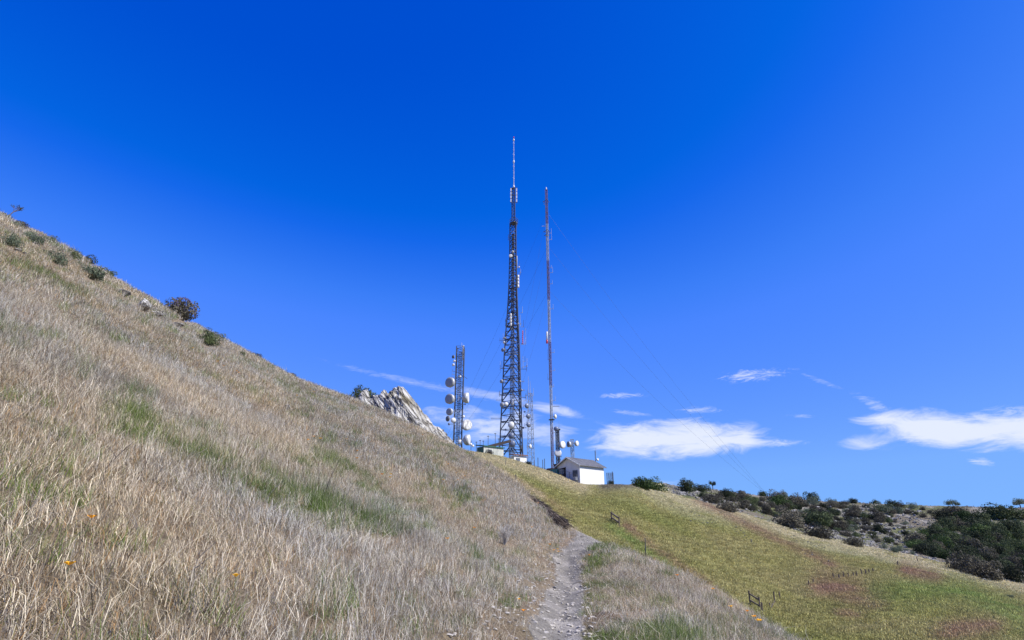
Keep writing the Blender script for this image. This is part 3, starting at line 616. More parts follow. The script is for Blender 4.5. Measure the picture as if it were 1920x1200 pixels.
def flower_mesh(seed, n):
    g = random.Random(seed); b = MB()
    for i in range(n):
        a = g.uniform(0, 2*PI); e = g.uniform(.1, 1)**.8; c = Vector((math.cos(a)*.49*math.cos(e*1.4), math.sin(a)*.49*math.cos(e*1.4), .08+.93*math.sin(e*1.5)))
        n_ = Vector((c.x, c.y, .4)).normalized(); b.bar(c, c+n_*g.uniform(.04, .09), .026, .01, 5)
    me = bpy.data.meshes.new('flower_spikes'); me.from_pydata(b.v, [], b.f); me.materials.append(M['petal_purple']); return me
NB = 'shrubs on the far rocky hill'
for (u, v, w, h, kd, lb) in [
    (1205, 919, 34, 22, 'green', 'low bright green bush on the ridge right of the white building'),
    (1287, 921, 30, 21, 'dark', 'round dark bush on the skyline left of the lone small tree'),
    (1315, 922, 30, 14, 'dark', 'lower dark bush between the round bush and the lone small tree'),
    (1359, 932, 19, 17, 'dark', 'dark green bush just right of the lone small tree'),
    (1333, 943, 30, 20, 'brown', 'grey brown bush below the lone small tree'),
    (1361, 959, 40, 22, 'brown', 'wide grey brown bush above the meadow edge below the small tree'),
    (1391, 932, 20, 12, 'brown', 'small brownish bush on the skyline past the dark green bush'),
    (1406, 948, 25, 20, 'dark', 'round dark bush amid white rubble left of the bright green bush'),
    (1430, 930, 16, 11, 'dark', 'small dark bush on the skyline left of the feathery grey bushes'),
    (1453, 940, 32, 21, 'brown', 'tall grey bush on the skyline behind the bright green bush'),
    (1462, 951, 34, 23, 'green', 'bright green round bush on the rocky hill'),
    (1470, 930, 14, 15, 'sage', 'thin feathery bush poking over the rocky skyline'),
    (1492, 947, 34, 22, 'brown', 'grey bush right of the bright green bush'),
    (1524, 942, 26, 20, 'dark', 'dark spreading bush on the skyline in the middle of the rocky hill'),
    (1478, 988, 50, 35, 'brown', 'large dusky bush at the meadow edge, leftmost of the big three'),
    (1533, 986, 50, 31, 'dark', 'large dark green bush at the middle of the rocky hill'),
    (1535, 1010, 44, 27, 'brown', 'dusky rounded bush below the large dark green bush'),
    (1575, 994, 30, 17, 'brown', 'low grey bush right of the large dark green bush'),
    (1602, 1026, 30, 19, 'brown', 'tan brown bush at the edge of the meadow grass'),
    (1600, 944, 15, 10, 'dark', 'small dark bush alone on the rocky skyline'),
    (1641, 945, 16, 9, 'dark', 'second small dark skyline bush further right'),
    (1651, 961, 40, 18, 'sage', 'grey green bush just under the rocky skyline'),
    (1648, 976, 28, 18, 'brown', 'purple grey bush on the white scree'),
    (1597, 970, 26, 14, 'brown', 'low purple grey bush on the scree below the small skyline bush'),
    (1787, 966, 44, 17, 'brown', 'reddish brown bush under the bare tree on the skyline'),
    (1764, 973, 28, 18, 'dark', 'dark bush left of the reddish brown bush'),
    (1807, 971, 24, 17, 'dark', 'dark bush right of the reddish brown bush'),
    (1872, 972, 54, 28, 'dark', 'large dark bush on the skyline near the right edge'),
    (1908, 974, 36, 22, 'dark', 'dark bush on the skyline at the right edge'),
    (1908, 997, 36, 27, 'dark', 'dark bush just below the right edge skyline bushes'),
    (1812, 1074, 52, 32, 'brown', 'left half of the big dusky mound bush at the thicket foot'),
    (1842, 1085, 58, 34, 'brown', 'right half of the big dusky mound bush at the thicket foot'),
    (1902, 1090, 40, 30, 'dark', 'dark bush at the right edge below the thicket'),
    (1145, 902, 10, 9, 'dark', 'tiny dark bush behind the white building corner'),
    (1226, 920, 44, 22, 'green', 'long green bush adjoining the low bright green bush'),
    (917, 852, 14, 9, 'brown', 'brownish bush against the green shed wall'),
    (990, 872, 12, 8, 'dark', 'small dark bush by the pale low hut'),
    (1893, 1121, 12, 6, 'sage', 'lone grey green bush in the lower right meadow')]:
    shrub(u, v, w, h*(.85 if u > 1300 and v < 1060 else 1), kd, lb, NB if u > 1280 and v < 1095 else None)
def fill(poly_, n, wr, kinds, label, group, gap=14):
    global poly; poly = poly_; out = []; tries = 0
    us = [p[0] for p in poly]; vs = [p[1] for p in poly]
    while len(out) < n and tries < 6000:
        tries += 1; u, v = random.uniform(min(us), max(us)), random.uniform(min(vs), max(vs))
        if not inpoly(u, v) or any(math.hypot(u-a, (v-b)*1.8) < gap for a, b in out): continue
        out.append((u, v)); w = random.uniform(*wr); shrub(u, v, w, w*random.uniform(.4, .75), random.choice(kinds), label, group)
fill([(1700, 1030), (1735, 1000), (1765, 985), (1810, 975), (1860, 985), (1925, 1005), (1930, 1075), (1875, 1078), (1850, 1062), (1790, 1054), (1750, 1046)], 105, (18, 34), ['dark', 'dark', 'dark', 'dark', 'green', 'brown'], 'dark bush in the dense thicket at the right of the far hill', 'bushes of the dense thicket', 10)
fill([(1300, 930), (1420, 937), (1540, 945), (1600, 955), (1640, 985), (1600, 1000), (1480, 975), (1350, 950)], 60, (10, 22), ['brown', 'dark', 'brown', 'brown', 'sage'], 'mid sized dusky bush among the rocks of the far hill left of the bare scree', 'mid sized bushes among the rocks', 12)
fill([(1290, 922), (1420, 936), (1540, 944), (1700, 950), (1770, 958), (1710, 985), (1690, 1025), (1600, 1010), (1450, 968), (1340, 945)], 105, (7, 18), ['sage', 'brown', 'dark', 'brown'], 'small low bush scattered over the pale rubble of the far hill', 'small bushes on the rubble', 11)
fill([(1640, 1020), (1700, 1030), (1740, 1050), (1700, 1040), (1650, 1035)], 8, (9, 15), ['sage'], 'small grey green bush at the foot of the scree', 'sage bushes at the scree foot', 10)
# left skyline shrubs
LBS = [(16, 460, 34, 20, 'sage', 0, 'wide grey green bush at the far left edge'), (8, 400, 18, 9, 'dark', 0, 'dark low bush at the skyline corner under the bare sapling'), (26, 427, 18, 11, 'sage', 22, 'low purple tinged bush below the bare sapling'),
    (53, 450, 19, 14, 'sage', 0, 'round grey green bush left of the lilac bush'), (68, 459, 24, 15, 'sage', 40, 'lilac flowering bush beside the round grey green bush'), (94, 456, 19, 12, 'sage', 0, 'grey green bush right of the lilac bush'),
    (104, 494, 30, 22, 'sage', 0, 'plump grey green bush lowest of the upper left bushes'), (136, 487, 19, 14, 'dark', 0, 'dark round bush beside the tan skyline rock'), (163, 492, 22, 13, 'dark', 0, 'dark green bush on the skyline at upper left'),
    (170, 522, 46, 18, 'sage', 8, 'long flat grey green bush downhill of the dark ones'), (201, 516, 22, 10, 'dark', 0, 'low dark bush on the skyline below the dark green bush'), (233, 541, 12, 7, 'sage', 0, 'small grey bush above the cracked outcrop'),
    (337, 599, 42, 34, 'brown', 150, 'round bush covered in purple flower spikes on the skyline'), (387, 647, 32, 24, 'dark', 0, 'dark green bush in the grass right of the purple bush'), (403, 637, 26, 11, 'sage', 34, 'small lilac bush behind the dark green bush'),
    (453, 668, 9, 8, 'dark', 0, 'tiny dark bush below the skyline'), (478, 669, 18, 8, 'brown', 0, 'brown low bush on the skyline past the tiny dark bush'), (546, 703, 14, 8, 'brown', 0, 'brown low bush on the skyline above the flat white stone'),
    (146, 500, 18, 9, 'sage', 14, 'pale lilac patch bush under the dark round bush'), (40, 408, 22, 9, 'brown', 0, 'brown thicket on the skyline right of the bare sapling'), (84, 478, 24, 7, 'sage', 12, 'thin strip of grey green brush above the plump bush')]
for (u, v, w, h, kd, fl, lb) in LBS: shrub(u, v, w*1.15, h*(1.2 if fl < 100 else 1.1), kd, lb, 'bushes on the upper left slope', fl)
# dark bush behind pinnacle
def bush_at(u, vtop, vbot, wpx, r, kind, label):
    p = W(u, vbot, r); d = p.y*CT+p.z*ST; g = float(H(p.x, p.y)); ztop = W(u, vtop, r).z
    o = empty('shrub', (p.x, p.y, g-.1), label, 'shrub'); w = wpx*d/F
    # foliage crown raised on its stems
    hf = (ztop-g)*.98; zb = max(0, W(u, vbot, r).z-g-.6); f = link('foliage', CR[kind][1], o); f.location = (0, 0, zb); f.scale = (w, w*.8, hf-zb); s = link('stem', STEM[0], o); s.scale = (w*.8, w*.8, (ztop-g)*.9); return o
bush_at(676, 722, 752, 44, 60, 'dark', 'dark evergreen bush standing behind the small limestone pinnacle'); bush_at(694, 731, 752, 30, 61, 'dark', 'lower dark bush right of the evergreen behind the pinnacle')
def tree(u, v, wpx, hpx, label, kind, lobes, bare=False, cat='tree'):
    g = ground_at(u, v); d = g.y*CT+g.z*ST; w, h = wpx*d/F, hpx*d/F
    o = empty('tree', g, label, cat); b = MB(); q = Vector((0, 0, -.2)); top = Vector((0, 0, h*.4)); b.bar(q, top, h*.11, h*.08, 7)
    for (lx, lz, s) in lobes:
        e = Vector((lx*w, random.uniform(-.1, .1)*w, lz*h)); m_ = top.lerp(e, .5)+Vector((0, 0, .04*h)); b.bar(top, m_, h*.06, h*.04, 6); b.bar(m_, e, h*.04, h*.015, 6)
        for k in range(4):
            b.bar(e.lerp(m_, .2), e+Vector((random.uniform(-1, 1), random.uniform(-1, 1), random.uniform(0, 1)))*h*.13, h*.02, h*.006)
    b.build('trunk', M['bark'] if not bare else M['twig'], o)
    for (lx, lz, s) in lobes:
        f = link('crown', random.choice(CR[kind]), o); f.location = (lx*w, 0, (lz-.5*s)*h); f.scale = (s*w*.9, s*w*.9, s*h)
    return o
tree(1337, 919, 14, 17, 'lone small tree with a forked dark crown on the far skyline', 'dark', [(-.25, .78, .42), (.25, .72, .45), (0, .6, .3)])
tree(1788, 953, 26, 15, 'sparse pale tree on the skyline above the reddish brown bush', 'sage', [(-.3, .6, .5), (0, .75, .55), (.32, .55, .5)])
tree(1914, 953, 26, 18, 'sparse pale tree on the skyline at the right edge', 'sage', [(-.3, .55, .5), (0, .7, .6), (.3, .65, .5)])
def sapling(u, v, hpx, label):
    g = ground_at(u, v); d = g.y*CT+g.z*ST; h = hpx*d/F; o = empty('bare_sapling', g, label, 'sapling'); b = MB(); rr = random.Random(3); tw_ = MB()
    def br(p, dr, l, w, k):
        q = p+dr*l; b.bar(p, q, w, w*.65, 5)
        if k == 0:
            for j in range(7): tw_.bar(q, q+Vector((rr.gauss(0, 1), rr.gauss(0, 1), rr.gauss(.3, .8)))*h*.045, w*.8, w*.2)
            return
        for j in range(3 if k < 3 else 2): br(q, (dr+Vector((rr.gauss(0, .6), rr.gauss(0, .4), rr.gauss(.1, .25)))).normalized(), l*.68, w*.62, k-1)
    br(Vector((0, 0, -.1)), Vector((-.12, 0, 1)).normalized(), h*.42, h*.06, 3)
    b.build('trunk', M['bark'], o); tw_.build('crown', M['leaf_sage'], o); return o
sapling(20, 402, 44, 'spindly bare sapling against the sky at the upper left corner')

# ------------------------------------------------------------------ small foreground plants
def poppy_mesh(seed):
    g = random.Random(seed); b = MB(); h = g.uniform(.16, .22); top = Vector((g.uniform(-.04, .04), g.uniform(-.04, .04), h)); b.bar((0, 0, -.02), top, .004)
    st = bpy.data.meshes.new('stem'); st.from_pydata(b.v, [], b.f); st.materials.append(M['leaf_sage'])
    c = MB()
    for k in range(4):
        a = k*PI/2+g.uniform(-.1, .1); o = Vector((math.cos(a), math.sin(a), 0)); s = Vector((-o.y, o.x, 0)); V_ = [top]
        for q in (-1, -.5, 0, .5, 1): V_.append(top+o*.03*(1-.15*q*q)+s*.02*q+Vector((0, 0, .024-.005*abs(q))))
        c.add(V_, [(0, 1, 2, 3), (0, 3, 4, 5)])
    pt = bpy.data.meshes.new('petals'); pt.from_pydata(c.v, [], c.f); pt.materials.append(M['petal_orange']); return st, pt
PM = [poppy_mesh(800+i) for i in range(4)]
for grp, lst in (('in the near grass at the lower left', [(439, 1122), (113, 1114), (153, 1012)]), ('scattered on the upper left slope', [(418, 693), (407, 687), (442, 701), (444, 707), (359, 659), (587, 738), (586, 742), (578, 735), (555, 748)]),
                 ('in the grass above the green streak', [(594, 834), (586, 830), (575, 836), (671, 854), (673, 872), (651, 832)]), ('on the middle slope left of the towers', [(732, 900), (734, 905), (714, 903), (836, 872), (840, 875), (873, 899), (857, 893), (860, 908), (888, 932), (830, 911), (908, 918), (790, 820), (699, 789)]),
                 ('in the grass left of the trail', [(884, 1006), (836, 1030), (974, 1143), (981, 1172), (998, 996), (1008, 947)]), ('in the clump beside the trail bend', [(1030, 1031), (1041, 1040), (1046, 1039), (1047, 1043), (1105, 1051)]),
                 ('on the slope right of the trail', [(1410, 1168), (1416, 1175), (1421, 1178), (1427, 1180), (1432, 1188), (1374, 1155), (1275, 1096), (1340, 1122), (1423, 1183)])):
    for (u, v) in lst:
        g = ground_at(u, v+4); st, pt = random.choice(PM); r = math.hypot(g.x, g.y); o = empty('poppy', g, 'orange poppy '+grp, 'poppy', 'orange poppies '+grp, random.uniform(0, 6))
        link('stem', st, o); link('petals', pt, o); o.scale = (1.1, 1.1, .9) if r > 9 else (.75, .75, .75)
def weed(u, v, hpx, wpx, label, mat, n=40, seed=1):
    g = ground_at(u, v); d = g.y*CT+g.z*ST; h, w = hpx*d/F, wpx*d/F; rr = random.Random(seed); b = MB()
    for i in range(n):
        a = rr.uniform(0, 2*PI); l = rr.uniform(.2, 1); e = Vector((math.cos(a)*w*.5*l, math.sin(a)*w*.5*l, h*rr.uniform(.5, 1))); m_ = e*.5+Vector((rr.uniform(-1, 1), rr.uniform(-1, 1), .5))*h*.07
        b.bar((0, 0, -.02), m_, .006, .005); b.bar(m_, e, .005, .003)
        for k in range(3): b.bar(m_.lerp(e, rr.random()), e+Vector((rr.gauss(0, 1), rr.gauss(0, 1), rr.gauss(.3, 1)))*h*.12, .004, .002)
    me = b.build('dead_weed', mat); me.location = g; return tag(me, label, 'weed')
weed(946, 1022, 34, 36, 'grey twiggy dead weed on the bank left of the trail', M['pale_twig'], 60, 5)
weed(503, 991, 16, 18, 'small dark twiggy weed under the green streak', M['dark_twig'], 30, 6)
for i, (u, v, h, lean, lb, mt) in enumerate([(605, 935, 85, .35, 'tall dark bare stalk leaning over the green streak', 'dark_twig'), (597, 925, 50, -.1, 'shorter dark bare stalk beside the tall leaning one', 'dark_twig'), (187, 900, 50, .5, 'dark slanting stalk in the lower left grass', 'dark_twig'), (258, 905, 34, .3, 'short dark stalk right of the slanting one', 'dark_twig'),
        (352, 1150, 95, .02, 'tall pale upright straw stalk in the lower left grass', 'twig'), (255, 1035, 42, -.12, 'pale broken straw stalk mid lower left', 'twig'), (372, 1195, 60, -.5, 'pale straw stalk leaning left at the bottom', 'twig'), (640, 1005, 90, .05, 'thin pale upright stalk below the green streak', 'twig'), (1150, 1105, 28, .7, 'pale straw leaning right beside the trail', 'twig'), (1237, 1150, 36, .6, 'long pale straw slanting in grass right of the trail', 'twig'), (945, 935, 30, -1.0, 'dark twig lying along the bank above the weed', 'dark_twig')]):
    g = ground_at(u, v); d = g.y*CT+g.z*ST; L = h*d/F; b = MB(); q = Vector((0, 0, -.03)); w = .011 if d < 12 else .016
    for k in range(5):
        e = Vector((lean*L*((k+1)/5)**1.2, random.uniform(-.02, .02), L*(k+1)/5)); b.bar(q, e, w*(1-k*.15), w*(.85-k*.15), 5); q = e
        if k > 1: b.bar(q, q+Vector((random.uniform(-.1, .1), 0, .08)), .004, .002)
    o = b.build('dry_stalk', M[mt]); o.location = g; tag(o, lb, 'stalk', 'dry stalks standing in the grass')
# eroded bank of roots beside the trail
def bank():
    b = MB(); rr = random.Random(9); p1 = Vector((*BANK[-1], 0)); p1.z = float(H(*BANK[-1]))
    for q in range(4):
        pa, pb = [Vector((*BANK[q+d_], float(H(*BANK[q+d_]))))-p1 for d_ in (0, 1)]; b.bar(pa, pb, .12, .12, 6)
    for i in range(700):
        t = rr.random(); k = min(int(t*4), 3); f = t*4-k; x = BANK[k][0]*(1-f)+BANK[k+1][0]*f+rr.gauss(0, .13); y = BANK[k][1]*(1-f)+BANK[k+1][1]*f+rr.gauss(0, .25)
        c = Vector((x, y, float(H(x, y))+rr.uniform(-.02, .24)*(.35+t))); e = c+Vector((rr.uniform(.05, .35), rr.uniform(-.25, .1), -rr.uniform(.02, .25)))
        b.bar(c-p1, e-p1, rr.uniform(.015, .045), .01, 4)
    o = b.build('root_mat', M['root']); o.location = p1; tag(o, 'dark ragged mat of exposed roots on the bank above the trail bend', 'roots')
bank()

# ------------------------------------------------------------------ fences
def fence(pts, hs, rails, label, w=.13, name='wooden_fence', cat='fence', mat='wood'):
    o = empty(name, pts[0], label, cat)
    for p, h in zip(pts, hs):
        b = MB(); c = p-pts[0]; b.bar(c-Vector((0, 0, .3)), c+Vector((random.uniform(-.03, .03), 0, h)), w, w*.9, 6); b.build('post', M[mat], o)
    for i, j, f in rails:
        b = MB(); b.bar(pts[i]-pts[0]+Vector((0, 0, hs[i]*f)), pts[j]-pts[0]+Vector((0, 0, hs[j]*f)), w*.75); b.build('rail', M[mat], o)
    return o
fence([ground_at(1147, 976), ground_at(1161, 986)], [.9, .9], [(0, 1, .85), (0, 1, .35)], 'short two post wooden fence with rails just beyond the trail brow', .17)
fence([ground_at(1407, 1135), ground_at(1426, 1146), ground_at(1430, 1152)], [1.0, .95, .8], [(0, 1, .8), (0, 1, .35)], 'wooden fence corner with rails low in the meadow', .13)
fence([ground_at(1453, 1133), ground_at(1445, 1144), ground_at(1463, 1122)], [.9, .5, .5], [(0, 1, .2)], 'broken wooden fence posts right of the fence corner', .12)
k = 0
for (u, v, h) in [(1564, 1085, 8), (1573, 1085, 7), (1583, 1084, 9), (1592, 1083, 7), (1600, 1082, 7), (1608, 1081, 8), (1617, 1080, 10), (1624, 1078, 8), (1631, 1076, 7), (1638, 1073, 6), (1518, 1098, 7), (1525, 1094, 6), (1684, 1063, 9), (1722, 1056, 9)]:
    g = ground_at(u, v); d = g.y*CT+g.z*ST; b = MB(); b.bar((0, 0, -.3), (random.uniform(-.08, .08), 0, h*d/F*1.15), .15, .12, 6); o = b.build('fence_post', M['wood']); o.location = g
    tag(o, {12: 'lone wooden post at the upper edge of the red patch', 13: 'lone wooden post nearest the dark thicket', 10: 'leftmost leaning stub post of the old fence line', 11: 'second stub post from the left of the old fence line'}.get(k, 'short wooden post in the old fence line across the meadow'), 'post', 'old fence posts across the meadow'); k += 1
for (u, v, h, lb) in [(1211, 1046, 34, 'thin steel stake on the brow right of the trail'), (967, 905, 14, 'thin stake on the slope under the big tower'), (948, 876, 12, 'stake on the slope beside the green shed'), (1192, 907, 9, 'thin stake left of the low green bush')]:
    g = ground_at(u, v); d = g.y*CT+g.z*ST; b = MB(); L = h*d/F; b.bar((0, 0, -.2), (.03*L, 0, L), .02 if d < 30 else .08, None, 6); b.box((.03*L, 0, L), .04 if d < 30 else .1, .04 if d < 30 else .1, .04); o = b.build('stake', M['dark_steel']); o.location = g; tag(o, lb, 'stake')

# ------------------------------------------------------------------ antennas
def gz(x, y): return float(H(x, y))
def dish(root, u, v, dpx, face, kind, r, org, tower_u, tilt=0, mat='radome_grey', rname='radome'):
    c = W(u, v, r)-org; d = (c+org).y*CT+(c+org).z*ST; R = dpx*d/F/2
    f = Vector((math.sin(rad(face))*math.cos(tilt), math.cos(rad(face))*math.cos(tilt), math.sin(tilt)))
    b = MB()
    if kind == 'drum':
        b.lathe(c, f, [(-R*.95, R*.12), (-R*.8, R*.45), (-R*.55, R*.82), (-R*.22, R), (R*.3, R), (R*.3, R*.97)], 24)
    else:
        b.lathe(c, f, [(-R*.55, R*.15), (-R*.45, R*.5), (-R*.2, R*.85), (0, R), (R*.06, R)], 24)
    o = b.build('dish_antenna', M['light_steel'] if kind == 'drum' else M['radome_grey'], root, True)
    b = MB()
    if kind == 'drum': b.lathe(c, f, [(R*.303, R*.985), (R*.34, R*.97), (R*.36, R*.6), (R*.365, R*.02)], 24)
    else: b.lathe(c, f, [(R*.063, R*.99)]+[(R*.06+R*.62*math.sin(k*PI/12), R*.99*math.cos(k*PI/12)) for k in range(1, 6)]+[(R*.68, R*.02)], 24)
    b.build(rname, M[mat], o, True)
    t = W(tower_u, v, r)-org; b = MB(); b.bar(c-f*R*.5, t, .1); b.bar(t+Vector((0, 0, -R*.7)), t+Vector((0, 0, R*.7)), .12); b.build('mount', M['galv'], o)
    return o
def base_pt(u, r):
    a, _ = aim(u, 860); x, y = math.sin(a)*r, math.cos(a)*r; return Vector((x, y, gz(x, y)))
def lattice(root, org, wid, z0, z1, step, legw, brw, n=3, rot=0.0, legm='dark_steel', brm='dark_steel', leg=True, xb=True, names=('leg', 'bracing')):
    """wid(z) -> side length; legs at the corners of an n-gon"""
    def cn(z, k):
        R = wid(z)/(2*math.sin(PI/n)); a = rot+2*PI*k/n; return Vector((R*math.cos(a), R*math.sin(a), z))
    zs = [z0]
    while zs[-1] < z1-.01: zs.append(min(z1, zs[-1]+(step(zs[-1]) if callable(step) else step)))
    for k in range(n):
        b = MB()
        for a, c in zip(zs[:-1], zs[1:]): b.bar(cn(a, k), cn(c, k), legw if not callable(legw) else legw(a), None, 6)
        b.build(names[0], M[legm], root)
    for k in range(n):
        b = MB(); k2 = (k+1) % n
        for i, (a, c) in enumerate(zip(zs[:-1], zs[1:])):
            w = brw if not callable(brw) else brw(a)
            b.bar(cn(a, k), cn(a, k2), w*.8)
            if xb == 'K':
                m_ = (cn(c, k)+cn(c, k2))/2; b.bar(cn(a, k), m_, w); b.bar(cn(a, k2), m_, w)
                b.bar((cn(a, k)+m_)/2, (cn(a, k)+cn(c, k))/2, w*.6); b.bar((cn(a, k2)+m_)/2, (cn(a, k2)+cn(c, k2))/2, w*.6)
            elif xb: b.bar(cn(a, k), cn(c, k2), w); b.bar(cn(a, k2), cn(c, k), w)
            else: b.bar(cn(a, k if i % 2 else k2), cn(c, k2 if i % 2 else k), w)
        b.bar(cn(z1, k), cn(z1, k2), brw if not callable(brw) else brw(z1)); b.build(names[1], M[brm], root)
    return cn
def zof(v, r): return W(960, v, r).z
def stick(root, name, a, b_, w, mat, n=6):
    b = MB(); b.bar(a, b_, w, None, n); return b.build(name, M[mat], root)
def panel(root, u, v0, v1, wpx, r, org, mat='white', name='panel_antenna', n=1, sup=None):
    for i in range(n):
        a = v0+(v1-v0)*i/n; c = v0+(v1-v0)*(i+.86)/n if n > 1 else v1
        p, q = W(u, a, r)-org, W(u, c, r)-org; d = (p+org).y*CT+(p+org).z*ST; w = wpx*d/F
        b = MB(); b.lathe(Vector((p.x, p.y, q.z)), (0, 0, 1), [(0, w*.42), (w*.1, w*.5), (p.z-q.z-w*.1, w*.5), (p.z-q.z, w*.42)], 12); o = b.build(name, M[mat], root, True)
        if sup is not None:
            b = MB(); m_ = (p+q)/2; s = W(sup, (a+c)/2, r)-org; b.bar(m_, s, .08); b.build('bracket', M['galv'], o)
def whip(root, u, v0, v1, r, org, w=.09, mat='white', sup=None, name='whip_antenna'):
    p, q = W(u, v0, r)-org, W(u, v1, r)-org; b = MB(); b.bar(Vector((p.x, p.y, q.z)), p, w, w*.7, 6); o = b.build(name, M[mat], root)
    if sup is not None:
        b = MB(); s = W(sup, v1, r)-org; b.bar(Vector((p.x, p.y, q.z+.2)), s, .08); b.build('bracket', M['galv'], o)
def yagi(root, u0, u1, v, r, org, n=7, mat='galv', h=.9, dirv=None):
    p, q = W(u0, v, r)-org, W(u1, v, r)-org; b = MB(); q = Vector((q.x, q.y, p.z)); b.bar(p, q, .07)
    for i in range(n):
        c = p.lerp(q, (i+.5)/n); b.bar(c+Vector((0, 0, h/2)), c-Vector((0, 0, h/2)), .045)
    b.build('yagi_antenna', M[mat], root)

# --- left dish tower
rA = 118; oA = base_pt(857, rA); A = empty('lattice_tower', oA, 'short grey lattice tower hung with large round dishes, left of the tall tower', 'tower')
zA = zof(652, rA)-oA.z
lattice(A, oA, lambda z: 1.9-.35*min(1, z/6), -.5, zA, 1.15, .17, .065, 4, rad(45), 'dark_steel', 'dark_steel', True, False)
b = MB()
for k in (-.34, -.12, .1, .3): b.bar((k, .1, 0), (k, .1, zA-1), .1)
for z in np.arange(.3, zA-1, .45): b.bar((-.35, .1, z), (.35, .1, z), .07)
b.build('cable_ladder', M['dark_steel'], A)
for a in (38, 128, 218, 308): stick(A, 'diagonal_stay', (math.cos(rad(a))*1.25, math.sin(rad(a))*1.25, 2.8), (math.cos(rad(a+60))*.4, math.sin(rad(a+60))*.4, -.5), .1, 'grey_steel')
panel(A, 869, 648, 674, 3.6, rA, oA, 'white', sup=864); whip(A, 866, 642, 650, rA, oA, .06)
for (u, v, d_, fc, kd, mt) in [(844, 717, 19, 212, 'drum', 'radome_grey'), (843.5, 748, 19, 212, 'drum', 'radome_grey'), (843, 772, 13.5, 212, 'drum', 'radome_grey'), (840, 785, 11, 230, 'dome', 'radome_dark'), (850, 788, 10, 160, 'dome', 'white'), (842, 795, 5, 215, 'dome', 'radome_blue'),
        (875, 746, 20, 96, 'drum', 'white'), (875, 797, 20, 152, 'drum', 'weathered'), (877, 825, 20, 100, 'drum', 'white'), (863, 829, 9, 170, 'dome', 'white'), (850, 669, 7, 230, 'dome', 'radome_dark'), (852, 677, 5, 200, 'dome', 'white'), (850, 684, 5.5, 200, 'dome', 'white'), (869.5, 781, 5, 130, 'dome', 'white'), (872, 758, 3, 130, 'dome', 'radome_dark'), (863, 706, 4, 160, 'dome', 'white')]:
    dish(A, u, v, d_, fc, kd, rA-1.0, oA, 856+ (4 if u > 857 else -4), 0, mt)
stick(A, 'yagi_antenna', W(867, 704, rA)-oA, W(876, 710, rA)-oA, .09, 'dark_steel')
for i in range(4): whip(A, 848-i*.3, 690+i*6, 697+i*6, rA, oA, .05, 'galv', 853)

# --- the tall tower
rB = 130; oB = base_pt(964, rB); B = empty('transmission_tower', oB, 'tallest dark steel tower with wide base and a thin white spire', 'tower')
vt = [(885, 53.5), (857, 48.5), (652, 30.5), (583, 21), (545, 17), (478, 14), (418, 13)]
zt = [zof(v, rB)-oB.z for v, _ in vt]; wt_ = [w*(rB*CT+(z+oB.z)*ST)/F for (v, w), z in zip(vt, zt)]
wB = lambda z: float(np.interp(z, zt, wt_))
cB = lattice(B, oB, wB, 0, zt[-1], lambda z: max(1.15, wB(z)*.62), lambda z: .27 if z < 45 else .2, lambda z: .15 if z < 45 else .1, 3, rad(184), 'dark_steel', 'dark_steel', True, 'K')
b = MB()
for k in (-.55, -.3, 0, .25, .5): b.bar((k-.5, -.3, 0), (k*.4-.2, -.1, zt[-1]*.95), .15)
for z in np.arange(.5, zt[-1]*.95, .7): w = .65-.35*z/zt[-1]; x0 = -.5+.3*z/zt[-1]; b.bar((x0-w, -.25, z), (x0+w, -.25, z), .08)
b.build('cable_ladder', M['grey_steel'], B)
z2 = zof(386, rB)-oB.z; z3 = zof(353, rB)-oB.z; z4 = zof(259, rB)-oB.z
lattice(B, oB, lambda z: .95, zt[-1], z3, .9, .12, .07, 3, rad(184), 'dark_steel', 'dark_steel', names=('top_leg', 'top_bracing'))
b = MB(); b.lathe((0, 0, zt[-1]-.2), (0, 0, 1), [(0, 1.0), (.15, 1.0)], 6)
for k in range(6):
    a = k*PI/3; p = Vector((math.cos(a), math.sin(a), 0)); q = Vector((math.cos(a+PI/3), math.sin(a+PI/3), 0))
    for h in (.5, 1.0): b.bar(p+Vector((0, 0, zt[-1]+h)), q+Vector((0, 0, zt[-1]+h)), .07)
    b.bar(p+Vector((0, 0, zt[-1]-.1)), p+Vector((0, 0, zt[-1]+1)), .07); b.bar(p*1.0+Vector((0, 0, zt[-1]-.1)), p*.6+Vector((0, 0, zt[-1]-1.2)), .08)
b.build('platform', M['dark_steel'], B)
for s in (-1, 1):
    for i in range(4):
        z = z3-.7-i*1.05; b = MB(); b.box((s*.72, -.35, z), .28, .22, .8); b.build('panel_antenna', M['white' if i < 9 else 'galv'], B)
b = MB(); b.bar((-.8, -.3, z3-4.6), (-.8, -.3, z3), .09); b.bar((.8, -.3, z3-4.6), (.8, -.3, z3), .09)
for z in (z3-4.4, z3-2.2, z3-.1): b.bar((-.85, -.3, z), (.85, -.3, z), .09)
b.build('antenna_frame', M['dark_steel'], B)
b = MB(); b.bar((0, 0, z3), (0, 0, z4), .2, .13, 8)
for i in range(26):
    z = z3+1+(z4-z3-2)*i/26; a = i*.9; b.bar((-.22*math.cos(a), -.22*math.sin(a), z), (.22*math.cos(a), .22*math.sin(a), z), .045)
sp = b.build('spire', M['light_steel'], B)
b = MB(); b.lathe((0, 0, z3+(z4-z3)*.49), (0, 0, 1), [(0, .1), (.1, .2), (.8, .2), (.9, .1)], 10); b.lathe((0, 0, z4-.9), (0, 0, 1), [(0, .08), (.1, .22), (.5, .22), (.6, .08)], 10); b.lathe((0, 0, z3), (0, 0, 1), [(0, .2), (.5, .25), (.9, .12)], 10); b.build('spire_joint', M['white'], B, True)
b = MB(); b.lathe((0, 0, z4), (0, 0, 1), [(0, .12), (.3, .14), (.5, .05)], 10); b.build('beacon_light', M['red'], B, True)
